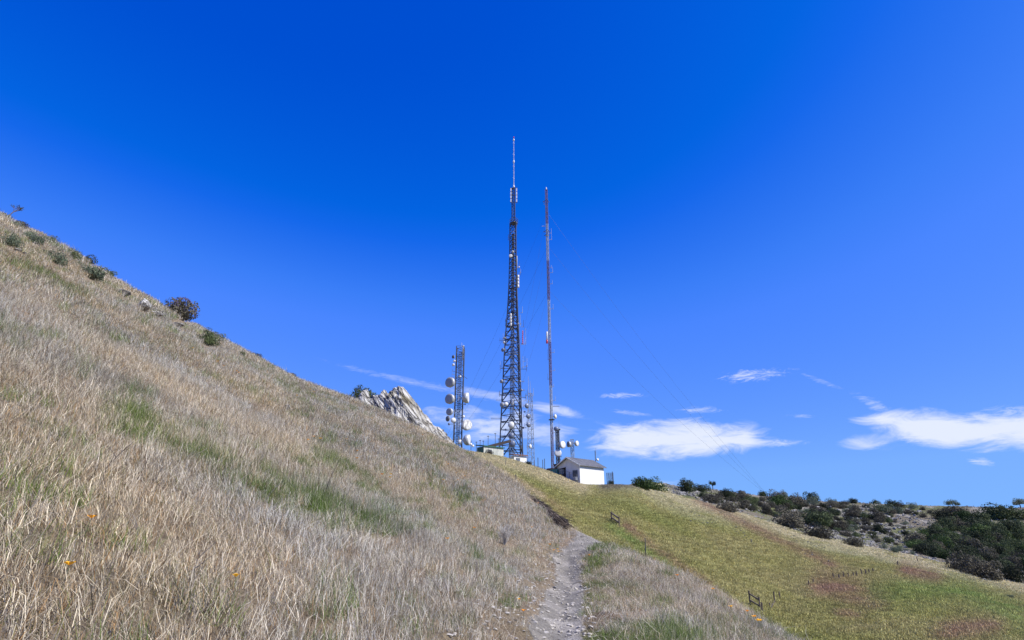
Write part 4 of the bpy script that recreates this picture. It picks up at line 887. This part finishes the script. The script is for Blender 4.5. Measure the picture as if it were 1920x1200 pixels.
for (u, v, d_, fc, kd, mt, tu) in [(959, 797, 13, 172, 'dome', 'white', 962), (958.5, 817, 11.5, 188, 'dome', 'radome_blue', 962), (960.5, 832, 13, 185, 'dome', 'radome_blue', 963), (988, 761, 10, 150, 'dome', 'radome_blue', 981), (990.5, 780.5, 10, 150, 'dome', 'radome_blue', 982), (991, 796.5, 10, 150, 'dome', 'radome_blue', 984), (994, 837, 8, 120, 'dome', 'white', 988),
        (943, 656, 7.5, 215, 'dome', 'radome_blue', 948), (940.5, 715, 7.5, 215, 'dome', 'radome_grey', 946), (941.5, 759, 9.5, 215, 'dome', 'radome_grey', 945), (949, 758, 8, 170, 'dome', 'white', 946), (946, 634, 5, 220, 'dome', 'radome_grey', 950), (945, 642, 5, 220, 'dome', 'white', 950)]:
    dish(B, u, v, d_, fc, kd, rB-2.6, oB, tu, 0, mt)
dish(B, 957.5, 480, 6.5, 180, 'drum', rB-1.0, oB, 960, 0, 'white')
panel(B, 961, 749, 759, 4.5, rB-2.2, oB); panel(B, 971.5, 516, 540, 4, rB, oB, 'white', n=4, sup=967); panel(B, 957.5, 588, 612, 4, rB-1.6, oB, 'white', n=4, sup=960); panel(B, 969, 480, 503, 2.2, rB, oB, 'radome_grey', sup=966)
panel(B, 980, 620, 645, 1.6, rB, oB, 'red', 'striped_whip', 7, None); stick(B, 'whip_bracket', W(980, 645, rB)-oB, W(976, 643, rB)-oB, .1, 'dark_steel')
for (u, a, c, s) in [(985.5, 616, 646, 977), (988, 672, 688, 980), (980.5, 668, 690, 978), (938, 678, 692, 947), (941, 676, 690, 947), (936, 734, 742, 944), (944, 730, 742, 946), (943.5, 625, 640, 950), (975.5, 590, 612, 972), (987, 740, 752, 981)]: whip(B, u, a, c, rB, oB, .1, 'light_steel', s)
for (u, v) in [(938, 691), (937, 740), (987, 692), (986, 745)]: b = MB(); p = W(u, v, rB)-oB; q = W(964+(v-545)*.07*(1 if u > 960 else -1)*1.0, v, rB)-oB; b.bar(p, q, .1); b.bar(p+Vector((0, 0, -.5)), p+Vector((0, 0, .9)), .09); b.build('side_arm', M['dark_steel'], B)
yagi(B, 920, 942, 785, rB, oB, 9, 'galv', .7); yagi(B, 930, 944, 750, rB, oB, 5, 'galv', .5); yagi(B, 936, 946, 638, rB, oB, 4, 'dark_steel', 1.2)
gr_ = random.Random(31)
for i in range(34):
    v = gr_.uniform(600, 835) if i < 26 else gr_.uniform(440, 600); sd = gr_.choice((-1, 1)); hw_ = float(np.interp(v, [418, 478, 545, 583, 652, 857], [6.5, 7, 8.5, 10.5, 15.2, 24.2])); u0 = 964.5+sd*hw_; u1 = u0+sd*gr_.uniform(2, 5)
    if i % 4 == 3: dish(B, u0+sd*gr_.uniform(-7, 2), v, gr_.uniform(3, 5), gr_.choice((150, 175, 210)), 'dome', rB-2.2, oB, u0, 0, gr_.choice(('white', 'radome_grey', 'radome_dark')))
    else: whip(B, u1, v-gr_.uniform(5, 14), v, rB, oB, .09, gr_.choice(('light_steel', 'dark_steel', 'grey_steel')), u0)
for k in range(14):
    z = 3+k*3.2; w = wB(z); b = MB(); c0, c1 = cB(z, 0), cB(z, 1); c2 = cB(z, 2)
    for p, q in ((c0, c1), (c1, c2), (c2, c0)): b.bar(p, q, .16); m_ = (p+q)/2; b.bar(m_, Vector((-.4, -.2, z+.6)), .08)
    b.build('ring_beam', M['dark_steel' if k % 2 else 'grey_steel'], B)
for k in (0, 1, 2):
    p = cB(0, k); b = MB(); b.box((p.x, p.y, -.3), 1.2, 1.2, 1.0); b.build('footing', M['stone'], B)

# --- guyed mast
rC = 124; oC = base_pt(1036, rC); Cm = empty('guyed_mast', oC, 'slender guyed mast in faded red and white bands, right of the tallest tower', 'mast')
zC = zof(357, rC)-oC.z; nb = 7; segs = [0, .17, .3, .44, .585, .725, .865, 1.0]
for i in range(nb):
    lattice(Cm, oC, lambda z: .52, zC*segs[i]+(.002 if i else -.4), zC*segs[i+1], .62, .1, .05, 3, rad(200), 'faded_red' if i % 2 == 0 else 'light_steel', 'faded_red' if i % 2 == 0 else 'light_steel', True, False, ('band_leg', 'band_bracing'))
stick(Cm, 'cable_run', (-.18, -.12, 0), (-.18, -.12, zC*.93), .1, 'dark_steel'); b = MB(); b.lathe((0, 0, zC), (0, 0, 1), [(0, .12), (.5, .15), (.7, .05)], 8); b.build('beacon_light', M['white'], Cm)
panel(Cm, 1025.5, 622, 637, 3.2, rC, oC, 'white', sup=1031); panel(Cm, 1025.5, 637.5, 644, 3.6, rC, oC, 'red', 'red_antenna_base', sup=1031)
dish(Cm, 1041, 781, 8.5, 120, 'dome', rC-.6, oC, 1036, 0, 'white')
b = MB(); b.lathe((0, 0, zof(788, rC)-oC.z), (0, 0, 1), [(0, .7), (.12, .7)], 6); b.build('platform', M['dark_steel'], Cm)
for (v, w) in [(380, 5), (436, 5), (443, 4)]:
    z = zof(v, rC)-oC.z; b = MB(); l = w*.13
    b.bar((-l*1.4, 0, z), (l, .2, z+.1), .08); b.bar((l, .2, z+.1), (0, -l, z+.3), .08); b.bar((0, -l, z+.3), (-l*1.4, 0, z), .08); b.build('guy_bracket', M['dark_steel'], Cm)
for (u, a, c) in [(1033.5, 428, 438), (1034, 438, 450), (1020, 376, 384), (1033.5, 497, 503), (1036, 500, 512), (1035.5, 525, 533), (1037, 570, 580), (1029, 585, 600), (1027, 655, 675), (1039, 655, 662), (1040, 690, 696), (1027, 700, 712), (1038, 720, 726), (1041, 742, 752), (1045, 805, 812)]:
    cu = 1027+(a-352)*.0185; whip(Cm, u, a, c, rC, oC, .07, 'light_steel', cu)
yagi(Cm, 1036, 1049, 762, rC, oC, 5, 'dark_steel', .25); yagi(Cm, 1016, 1025, 424, rC, oC, 4, 'light_steel', .3)
A1, A2_, A3 = ground_at(1440, 925), W(925, 872, 108), W(806, 828, 140)
A2_.z = gz(A2_.x, A2_.y); A3.z = gz(A3.x, A3.y)
for v in (398, 462, 545):
    top = Vector((0, 0, zof(v, rC)-oC.z))
    for an in (A1, A2_, A3):
        b = MB(); e = an-oC; pr = top
        for k in range(1, 13):
            t = k/12; q = top.lerp(e, t)-Vector((0, 0, 2.2*math.sin(PI*t))); b.bar(pr, q, .019); pr = q
        b.build('guy_wire', M['wire'], Cm)

# --- slim mast behind, small towers
rD = 138; oD = base_pt(996, rD); Dm = empty('lattice_mast', oD, 'thin pale lattice mast close behind the tallest tower', 'mast'); zD = zof(738, rD)-oD.z
lattice(Dm, oD, lambda z: 1.9-1.0*z/zD, -.4, zD, 1.1, .12, .06, 3, rad(200), 'galv', 'galv', True, False)
for (u, a, c) in [(990.5, 706, 738), (994, 715, 740), (1000, 728, 742)]: whip(Dm, u, a, c, rD, oD, .09, 'light_steel', 994)
rE = 106; oE = base_pt(1046.5, rE); E = empty('lattice_tower', oE, 'squat dark lattice tower beside the guyed mast with white dishes', 'tower'); zE = zof(806, rE)-oE.z
lattice(E, oE, lambda z: .62, -.4, zE, .6, .12, .07, 3, rad(200), 'dark_steel', 'dark_steel')
for (u, v, d_, fc, kd, mt) in [(1042.5, 804, 9, 200, 'dome', 'radome_blue'), (1054.5, 834, 13.5, 140, 'drum', 'white'), (1046, 849.5, 13.5, 178, 'drum', 'white')]: dish(E, u, v, d_, fc, kd, rE-.7, oE, 1046.5, 0, mt)
b = MB(); b.box((0, 0, zE), 1.0, 1.0, .12); b.build('platform', M['dark_steel'], E); whip(E, 1048, 790, 806, rE, oE, .05, 'galv')
for (u, v) in [(1050, 862), (1051, 856)]: yagi(E, 1047, u+2, v, rE, oE, 3, 'dark_steel', .4)
rF = 112; oF = base_pt(1073.5, rF); Fm = empty('lattice_tower', oF, 'small open lattice tower behind the white building with two drum dishes', 'tower'); zF = zof(825, rF)-oF.z
lattice(Fm, oF, lambda z: .62, -.4, zF, .7, .09, .06, 3, rad(210), 'galv', 'galv', True, False)
for (u, v, d_, fc, mt) in [(1066.5, 833, 11, 250, 'radome_dark'), (1081.5, 831.5, 10, 128, 'white')]: dish(Fm, u, v, d_, fc, 'drum', rF-.5, oF, 1073.5, 0, mt)  # left drum: shade on its averted face is put into the dark colour
def pole(u, v0, v1, r, label, w=.12, mat='grey_steel', ext=None, cat='pole'):
    a, _ = aim(u, v1); x, y = math.sin(a)*r, math.cos(a)*r; g = Vector((x, y, gz(x, y))); o = empty('antenna_pole', g, label, cat); top = W(u, v0, r).z-g.z; bt = min(-.2, W(u, v1, r).z-g.z)
    stick(o, 'pole', (0, 0, bt), (0, 0, top), w, mat)
    for (du, v, d_, fc) in (ext or []): dish(o, u+du, v, d_, fc, 'dome', r-.3, g, u, 0, 'white')
    return o
o = pole(1117, 845, 872, 109, 'short pole behind the white roof with one small white dish', .14, 'grey_steel', [(3.5, 862, 5.5, 140)]); whip(o, 1117, 840, 854, 109, o.location, .06, 'light_steel')
pole(883, 826, 845, 112, 'low pole with two small white dishes beside the dish tower', .1, 'grey_steel', [(0, 833, 5, 160), (4, 836, 5, 140)])
for (u, a, c, lb) in [(900, 825, 848, 'thin pole left of the green shed'), (906, 826, 848, 'second thin pole left of the green shed'), (915, 817, 846, 'lamp like thin pole above the green shed'), (928.5, 812, 846, 'dark whip pole above the green shed roof'), (935, 822, 846, 'short whip pole beside the tall tower base'), (893, 828, 846, 'stub pole near the small white dishes')]:
    o = pole(u, a, c, 124, lb, .1, 'grey_steel'); stick(o, 'crossarm', W(u-2, a+1, 124)-o.location, W(u+2, a+1, 124)-o.location, .12, 'grey_steel')

# ------------------------------------------------------------------ buildings
def shell(root, name, K, e1, e2, L, Wd, h0, h1, z0, mat):
    pass
rW = 97; aW, _ = aim(1088, 906); K = Vector((math.sin(aW)*rW, math.cos(aW)*rW, 0)); K.z = W(1088, 908, rW).z
e1 = Vector((math.sin(rad(47)), math.cos(rad(47)), 0)); e2 = Vector((math.sin(rad(-43)), math.cos(rad(-43)), 0)); up = Vector((0, 0, 1))
WBd = empty('storage_building', K, 'white gabled metal building with an open carport side on the ridge', 'building')
L, Gw, Hw, Hr = 6.1, 5.0, 3.0, 4.3; dep = 1.6
def hw_box(b, a0, a1, c0, c1, z0, z1):
    b.box(e1*((a0+a1)/2)+e2*((c0+c1)/2)+up*((z0+z1)/2), a1-a0, c1-c0, z1-z0, e1, e2)
b = MB(); hw_box(b, 0, L, 0, .12, -dep, Hw)                                     # lit long wall
b.build('wall', M['white_wall'], WBd)
b = MB(); g0, g1 = .12, 3.0; rise_ = lambda c: Hw+(Hr-Hw)*(1-abs(c-Gw/2)/(Gw/2))
pts = [(g0, -dep), (g1, -dep), (Gw-.02, rise_(Gw-.02)-.25), (Gw-.02, rise_(Gw-.02)), (Gw/2, Hr), (g0, rise_(g0))]
pts = [(g0, .1), (g1, .1), (g1, Hw-.1), (Gw, Hw-.35), (Gw, Hw), (Gw/2, Hr), (g0, rise_(g0))]
n = len(pts); b.add([e2*c+up*z+e1*.02 for c, z in pts]+[e2*c+up*z+e1*.14 for c, z in pts], [tuple(range(n)), tuple(range(2*n-1, n-1, -1))]+[(i, n+i, n+(i+1) % n, (i+1) % n) for i in range(n)])
b.build('wall', M['white_wall'], WBd)
b = MB(); hw_box(b, .14, L, g1-.1, g1, -dep, Hw-.1); hw_box(b, L-.12, L-.003, .12, Gw, -dep, Hw); b.build('wall', M['white_wall'], WBd)
b = MB(); hw_box(b, .03, .13, .12, 2.9, -dep, .09); b.build('foundation', M['dark'], WBd)
for s in (0, 1):
    b = MB(); c0, c1 = (Gw/2, -.35) if s == 0 else (Gw/2, Gw+.3); zr = Hr+.06; ze = zr-(Hr-Hw)/(Gw/2)*abs(c1-c0)
    V_ = [e2*c+e1*a+up*z for (c, z) in ((c0, zr), (c1, ze)) for a in (-.35, L+.35)]; V_ += [p+up*.1 for p in V_]
    b.add(V_, [(0, 1, 3, 2), (4, 6, 7, 5), (0, 4, 5, 1), (2, 3, 7, 6), (0, 2, 6, 4), (1, 5, 7, 3)])
    for k in range(13):
        a = -.33+(L+.66)*k/12; b.bar(e2*c0+e1*a+up*(zr+.12), e2*c1+e1*a+up*(ze+.12), .035)
    ro = b.build('roof', M['roof'], WBd)
    b = MB(); b.bar(e2*c0+e1*-.37+up*(zr+.0), e2*c1+e1*-.37+up*(ze+.0), .16); 
    b.build('fascia', M['white_wall'], ro)
b = MB(); b.box(e2*1.0-e1*.015+up*1.45, .06, 1.0, 1.6, e1, e2); fr_ = b.build('window', M['grey_steel'], WBd); b = MB(); b.box(e2*1.0-e1*.05+up*1.6, .03, .8, 1.1, e1, e2); b.build('pane', M['pane'], fr_)
b = MB(); b.box(e2*.72-e1*.3+up*.9, .5, .6, .55, e1, e2); b.build('air_conditioner', M['light_steel'], WBd)
for c in (Gw-.1,): b = MB(); b.bar(e2*c+e1*.1-up*dep, e2*c+e1*.1+up*(Hw-.3), .16); b.bar(e2*c+e1*(L-.1)-up*dep, e2*c+e1*(L-.1)+up*(Hw-.3), .16); b.build('carport_post', M['wood'], WBd)
def wp(a, c, z): return K+e1*a+e2*c+up*z
def crate(name, a, c, z, sx, sy, sz, mat, label, cat, lid=None):
    p = wp(a, c, 0); g = gz(p.x, p.y); p.z = max(g, K.z+z) if z is not None else g
    o = empty(name, p, label, cat); b = MB(); b.box(Vector((0, 0, sz/2)), sx, sy, sz, e1, e2); b.build('body', M[mat], o)
    b = MB(); b.box(Vector((0, 0, sz+.05)), sx*1.06, sy*1.06, .1, e1, e2); b.build('lid', M[lid or 'rust'], o)
    for k in (-1, 1): b = MB(); b.box(e1*(-sx/2-.02)+e2*(k*sy*.25)+Vector((0, 0, sz*.5)), .04, sy*.06, sz*.8, e1, e2); b.build('rib', M['dark_steel'], o)
    return o
crate('carport_shade_block', 1.9, 4.6, -.9, 3.0, 2.9, 2.7, 'dark', 'added dark block for the shaded void and clutter filling the open carport of the white building', 'platform', 'dark')  # dark block added to stand for the shaded carport interior and its clutter
crate('storage_box', .6, 5.6, 1.85, 1.5, 1.5, .9, 'teal', 'teal storage box with a rusty lid just left of the white building', 'box')
crate('rusty_tank', .8, 7.0, 1.9, 1.2, .9, 1.0, 'rust', 'rusty brown cabinet left of the teal box', 'cabinet')
crate('pale_cabinet', .5, 4.2, 1.9, .7, .9, .6, 'beige', 'pale cabinet standing on the added dark block under the carport', 'cabinet', 'white')
# low log barrier and clutter below the carport
o = empty('log_barrier', wp(-.9, 4.2, 0), 'low brown log barrier running uphill from the white building', 'barrier'); o.location.z = gz(o.location.x, o.location.y)
for k in range(4):
    p, q = wp(-.9, .6+k*2.2, 0), wp(-.9, 2.7+k*2.2, 0); p.z, q.z = gz(p.x, p.y)+.12, gz(q.x, q.y)+.12; b = MB(); b.bar(p-o.location, q-o.location, .28, None, 7); b.build('log', M['rust'], o)
# chain-link fences
def chain(pts, h, label, mat='grey_steel', w=.07):
    o = empty('chainlink_fence', pts[0], label, 'fence'); o0 = pts[0]
    for p in pts: stick(o, 'post', p-o0-up*.4, p-o0+up*h, w*1.2, mat)
    b = MB()
    for p, q in zip(pts[:-1], pts[1:]):
        for z in (.1, h): b.bar(p-o0+up*z, q-o0+up*z, w*.5)
        n = 7
        for i in range(n): 
            s, t = p.lerp(q, i/n)-o0, p.lerp(q, (i+1)/n)-o0
            b.bar(s+up*.1, t+up*h, w*.16); b.bar(s+up*h, t+up*.1, w*.16)
    b.build('mesh', M[mat], o); return o
def gpts(l, r):
    out = []
    for u in l:
        a, _ = aim(u, 880); p = Vector((math.sin(a)*r, math.cos(a)*r, 0)); p.z = gz(p.x, p.y); out.append(p)
    return out
chain(gpts([975, 984, 993, 1003, 1012, 1021, 1030], 112), 2.1, 'chainlink fence on the ridge between the tallest tower and the guyed mast')
chain(gpts([1137, 1141, 1145, 1149], 106), 2.6, 'short chainlink fence just right of the white building')
chain([wp(-.6, c, 0)+up*(gz(*wp(-.6, c, 0).xy)-K.z) for c in (.2, 1.7, 3.2, 4.8)], 1.5, 'low wire fence in front of the white building gable')
chain(gpts([820, 828, 836, 844, 850], 112), 1.9, 'faint wire fence between the crag and the dish tower')
for i, (u, a, c, lb) in enumerate([(1009, 858, 885, 'short pole left of the guyed mast base'), (1018, 862, 885, 'stubby dark pole at the guyed mast base'), (1021.5, 860, 885, 'dark pole right beside the stubby one'), (1149, 884, 902, 'tallest pole right of the white building'), (1002, 862, 882, 'grey pole by the thin lattice mast')]): pole(u, a, c, 111, lb, .12, 'dark_steel')
o = empty('equipment_cabinet', gpts([1026], 110)[0], 'pale yellowish cabinet at the foot of the guyed mast', 'cabinet'); b = MB(); b.box((0, 0, .8), 1.3, .9, 1.6); b.build('body', M['beige'], o); b = MB(); b.box((0, 0, 1.65), 1.45, 1.0, .1); b.build('lid', M['rust'], o)
def hut(name, u0, u1, u2, vtop, r, label, m1, m2, rm, ang=38, ov=.25, slope=.5, doors=0, dropr=0):
    a, _ = aim(u1, 850); k = Vector((math.sin(a)*r, math.cos(a)*r, 0)); g = gz(k.x, k.y); px = (r*CT+g*ST)/F; ztop = W(u1, vtop, r).z; k.z = g
    f1 = Vector((math.cos(rad(ang)), math.sin(rad(ang)), 0)); f2 = Vector((-f1.y, f1.x, 0)); L1 = (u2-u1)*px/math.cos(rad(ang)); L2 = (u1-u0)*px/max(.2, math.sin(rad(ang))); hh = ztop-g
    o = empty(name, k, label, 'building')
    for (c, sx, sy, mt) in ((f1*L1/2+f2*.06, L1, .12, m1), (f1*L1/2+f2*(L2-.06), L1, .12, m1), (f2*L2/2+f1*.04, .12, L2-.25, m2), (f2*L2/2+f1*(L1-.04), .12, L2-.25, m2)):
        b = MB(); b.box(c+up*(hh/2-.6), sx, sy, hh+1.2, f1, f2); b.build('wall', M[mt], o)
    b = MB(); V_ = [f1*a_+f2*c_+up*(hh+.02+(slope if c_ > 1 else 0)*1.0) for a_, c_ in ((-ov, -ov), (L1+ov, -ov), (L1+ov, L2+ov), (-ov, L2+ov))]; V_ += [p+up*.18 for p in V_]
    b.add(V_, [(3, 2, 1, 0), (4, 5, 6, 7), (0, 1, 5, 4), (1, 2, 6, 5), (2, 3, 7, 6), (3, 0, 4, 7)]); b.build('roof', M[rm], o)
    for i in range(doors):
        b = MB(); b.box(f1*L1*(.3+.4*i)-f2*.03+up*(hh*.5), .9, .06, hh*.75, f1, f2); b.build('door', M['grey_steel'], o)
    return o
hut('equipment_shed', 893, 907, 944, 837, 113, 'green walled equipment shed with pale siding below the tall tower', 'beige', 'green_paint', 'green_paint', 40, .2, .35, 1)
hut('equipment_hut', 958, 964, 988, 854, 114, 'low pale hut under the right leg of the tall tower', 'white_wall', 'beige', 'rust', 32, .25, .3, 1)
# ice bridge: long dark canopy
o = empty('cable_bridge', base_pt(936, 119), 'long dark cable bridge leading from the green shed to the tall tower', 'bridge')
p, q = W(914, 838, 119)-o.location, W(957, 827, 121)-o.location; b = MB(); b.bar(p, q, .6); b.build('deck', M['dark'], o)
for t in (.05, .35, .65, .95): c = p.lerp(q, t); stick(o, 'post', Vector((c.x, c.y, -.5)), c, .16, 'dark_steel')
for (u, v, r, w, h, lb) in [(948, 858, 117, 2.4, 2.9, 'dark generator cabinet at the foot of the tall tower'), (958, 862, 117, 1.8, 2.4, 'smaller dark cabinet beside the generator'), (938, 855, 118, 1.0, 1.5, 'dark cabinet at the end of the green shed')]:
    p = base_pt(u, r); o = empty('equipment_cabinet', p, lb, 'cabinet'); b = MB(); b.box((0, 0, h/2), w, 1.1, h); b.build('body', M['dark_steel'], o)
    for k in (-.3, .3): b = MB(); b.box((k*w, -.57, h*.5), w*.35, .05, h*.7); b.build('door', M['grey_steel'], o)

# ------------------------------------------------------------------ sky, sun, camera
SAZ, SEL = 115, 47; EXPO = .5; SKS = 2**-EXPO
w = bpy.data.worlds.new('World'); S.world = w; w.use_nodes = True; nt = w.node_tree; bg = nt.nodes['Background']
sky = N(nt, 'ShaderNodeTexSky', sky_type='NISHITA'); sky.sun_disc = False; sky.sun_elevation = rad(SEL); sky.sun_rotation = rad(SAZ); sky.altitude = 600; sky.air_density = 1.0; sky.dust_density = .25; sky.ozone_density = 3.0
gm_ = N(nt, 'ShaderNodeGamma'); gm_.inputs[1].default_value = 1.0
tc = N(nt, 'ShaderNodeTexCoord'); sx = N(nt, 'ShaderNodeSeparateXYZ'); nt.links.new(tc.outputs['Generated'], sx.inputs[0])
def mth(op, a, b=None, c=None):
    n = N(nt, 'ShaderNodeMath', operation=op)
    for i, q in enumerate((a, b, c)):
        if q is None: continue
        if isinstance(q, (int, float)): n.inputs[i].default_value = q
        else: nt.links.new(q, n.inputs[i])
    return n.outputs[0]
az_ = mth('ARCTAN2', sx.outputs[0], sx.outputs[1]); hh = mth('SQRT', mth('ADD', mth('MULTIPLY', sx.outputs[0], sx.outputs[0]), mth('MULTIPLY', sx.outputs[1], sx.outputs[1]))); el_ = mth('DIVIDE', sx.outputs[2], mth('MAXIMUM', hh, .001))
cb = N(nt, 'ShaderNodeCombineXYZ'); nt.links.new(mth('MULTIPLY', az_, 4), cb.inputs[0]); nt.links.new(mth('MULTIPLY', el_, 13), cb.inputs[1])
nA_ = N(nt, 'ShaderNodeTexNoise'); nA_.inputs['Scale'].default_value = 3.2; nA_.inputs['Detail'].default_value = 8; nA_.inputs['Roughness'].default_value = .62; nA_.inputs['Distortion'].default_value = .7; nt.links.new(cb.outputs[0], nA_.inputs['Vector'])
nB_ = N(nt, 'ShaderNodeTexNoise'); nB_.inputs['Scale'].default_value = 9; nB_.inputs['Detail'].default_value = 8; nB_.inputs['Roughness'].default_value = .65; nB_.inputs['Distortion'].default_value = 1.5; nt.links.new(cb.outputs[0], nB_.inputs['Vector'])
def cloud(u, v, hw, hh_, tilt=0, dens=1.0, k=1.0, fine=False, sq=2.0, flatb=0):
    a0, t0 = aim(u, v); a1, _ = aim(u+hw, v); _, t1 = aim(u, v-hh_); _, tl = aim(u+100, v-100*tilt); at_, _2 = aim(u+100, v)
    _, t2 = aim(u+100, v); sl = (tl-t0)/(at_-a0)
    da = mth('SUBTRACT', az_, a0); de = mth('SUBTRACT', mth('SUBTRACT', el_, t0), mth('MULTIPLY', da, sl))
    x = mth('POWER', mth('ABSOLUTE', mth('DIVIDE', da, a1-a0)), sq); y = mth('POWER', mth('ABSOLUTE', mth('DIVIDE', de, t1-t0)), 2)
    m_ = mth('SUBTRACT', 1.0, mth('ADD', x, y))
    nz = mth('MULTIPLY', mth('SUBTRACT', (nB_ if fine else nA_).outputs['Fac'], .5), 3.2*k)
    s = N(nt, 'ShaderNodeMapRange', interpolation_type='SMOOTHSTEP'); nt.links.new(mth('ADD', m_, nz), s.inputs[0]); s.inputs[1].default_value = 0; s.inputs[2].default_value = (1.0 if dens > .9 else 1.5) if not fine else 2.0; s.inputs[4].default_value = dens
    return s.outputs[0]
cl = [cloud(1262, 823, 198, 38, .03, .96, .75, False, 3), cloud(1200, 835, 120, 22, .0, .8, .8), cloud(1450, 832, 75, 8, .04, .8, .9, True), cloud(1815, 805, 258, 42, -.02, .96, .78, False, 3), cloud(1640, 825, 80, 20, .1, .8, 1.0), cloud(1650, 765, 50, 16, -.6, .45, 1.3, True), cloud(1900, 775, 90, 16, .1, .6, 1.2, True),
      cloud(1050, 770, 85, 13, -.26, .72, 1.0), cloud(910, 795, 130, 36, -.08, .75, 1.2), cloud(800, 722, 190, 8, -.2, .38, 1.0, True), cloud(950, 748, 110, 11, -.2, .5, 1.0), cloud(1410, 704, 75, 13, .12, .75, 1.5, True), cloud(1165, 742, 50, 6, .02, .6, 1.3, True), cloud(1312, 768, 45, 8, 0, .6, 1.4, True),
      cloud(1842, 866, 32, 9, -.1, .75, 1.2, True), cloud(1500, 780, 35, 4, 0, .35, 1.3, True), cloud(1180, 774, 40, 5, -.1, .45, 1.3, True), cloud(1540, 715, 40, 6, -.4, .3, 1.4, True), cloud(1020, 810, 80, 24, -.1, .6, 1.2), cloud(1240, 905, 60, 6, 0, .3, 1.2, True)]
cov = cl[0]
for q in cl[1:]: cov = mth('MAXIMUM', cov, q)
front = N(nt, 'ShaderNodeMath', operation='GREATER_THAN'); nt.links.new(sx.outputs[1], front.inputs[0]); front.inputs[1].default_value = .1; cov = mth('MULTIPLY', cov, front.outputs[0])
sg = N(nt, 'ShaderNodeSeparateColor'); nt.links.new(sky.outputs[0], sg.inputs[0])
gfac = mth('MULTIPLY', mth('SUBTRACT', mth('MULTIPLY', sg.outputs[1], .0775), .06), 2.0)
skc = ramp(nt, gfac, [(0, (0, .055, .56)), (.068, (0, .08, .645)), (.122, (.001, .127, .76)), (.14, (.007, .138, .83)), (.2, (.045, .213, .94)), (.24, (.0685, .242, 1.0)), (.67, (.195, .434, 1.0)), (1, (.22, .48, 1.0))])
hs_ = N(nt, 'ShaderNodeVectorMath', operation='SCALE'); nt.links.new(skc, hs_.inputs[0]); hs_.inputs['Scale'].default_value = 10*SKS
cm = N(nt, 'ShaderNodeMix', data_type='RGBA'); nt.links.new(cov, cm.inputs[0]); nt.links.new(hs_.outputs[0], cm.inputs[6]); cm.inputs[7].default_value = (8.1*SKS, 8.7*SKS, 10.2*SKS, 1)
nt.links.new(cm.outputs[2], bg.inputs[0]); bg.inputs[1].default_value = .1
sun = bpy.data.lights.new('sun', 'SUN'); sun.energy = 5.0; sun.angle = rad(.5); sun.color = (1, .96, .9); so = bpy.data.objects.new('sun', sun); COL.objects.link(so)
dv = Vector((math.sin(rad(SAZ))*math.cos(rad(SEL)), math.cos(rad(SAZ))*math.cos(rad(SEL)), math.sin(rad(SEL)))); so.rotation_euler = dv.to_track_quat('Z', 'Y').to_euler(); so.location = (30, -20, 60)
cam = bpy.data.cameras.new('camera'); cam.sensor_width = 36; cam.lens = F/1920*36; cam.clip_start = .05; cam.clip_end = 9000; co = bpy.data.objects.new('camera', cam); COL.objects.link(co); co.location = (0, 0, 0); co.rotation_euler = (rad(90)+TH, 0, 0); S.camera = co
S.view_settings.view_transform = 'Standard'; S.view_settings.look = 'None'; S.view_settings.exposure = EXPO; S.view_settings.gamma = 1
S.render.engine = 'CYCLES'
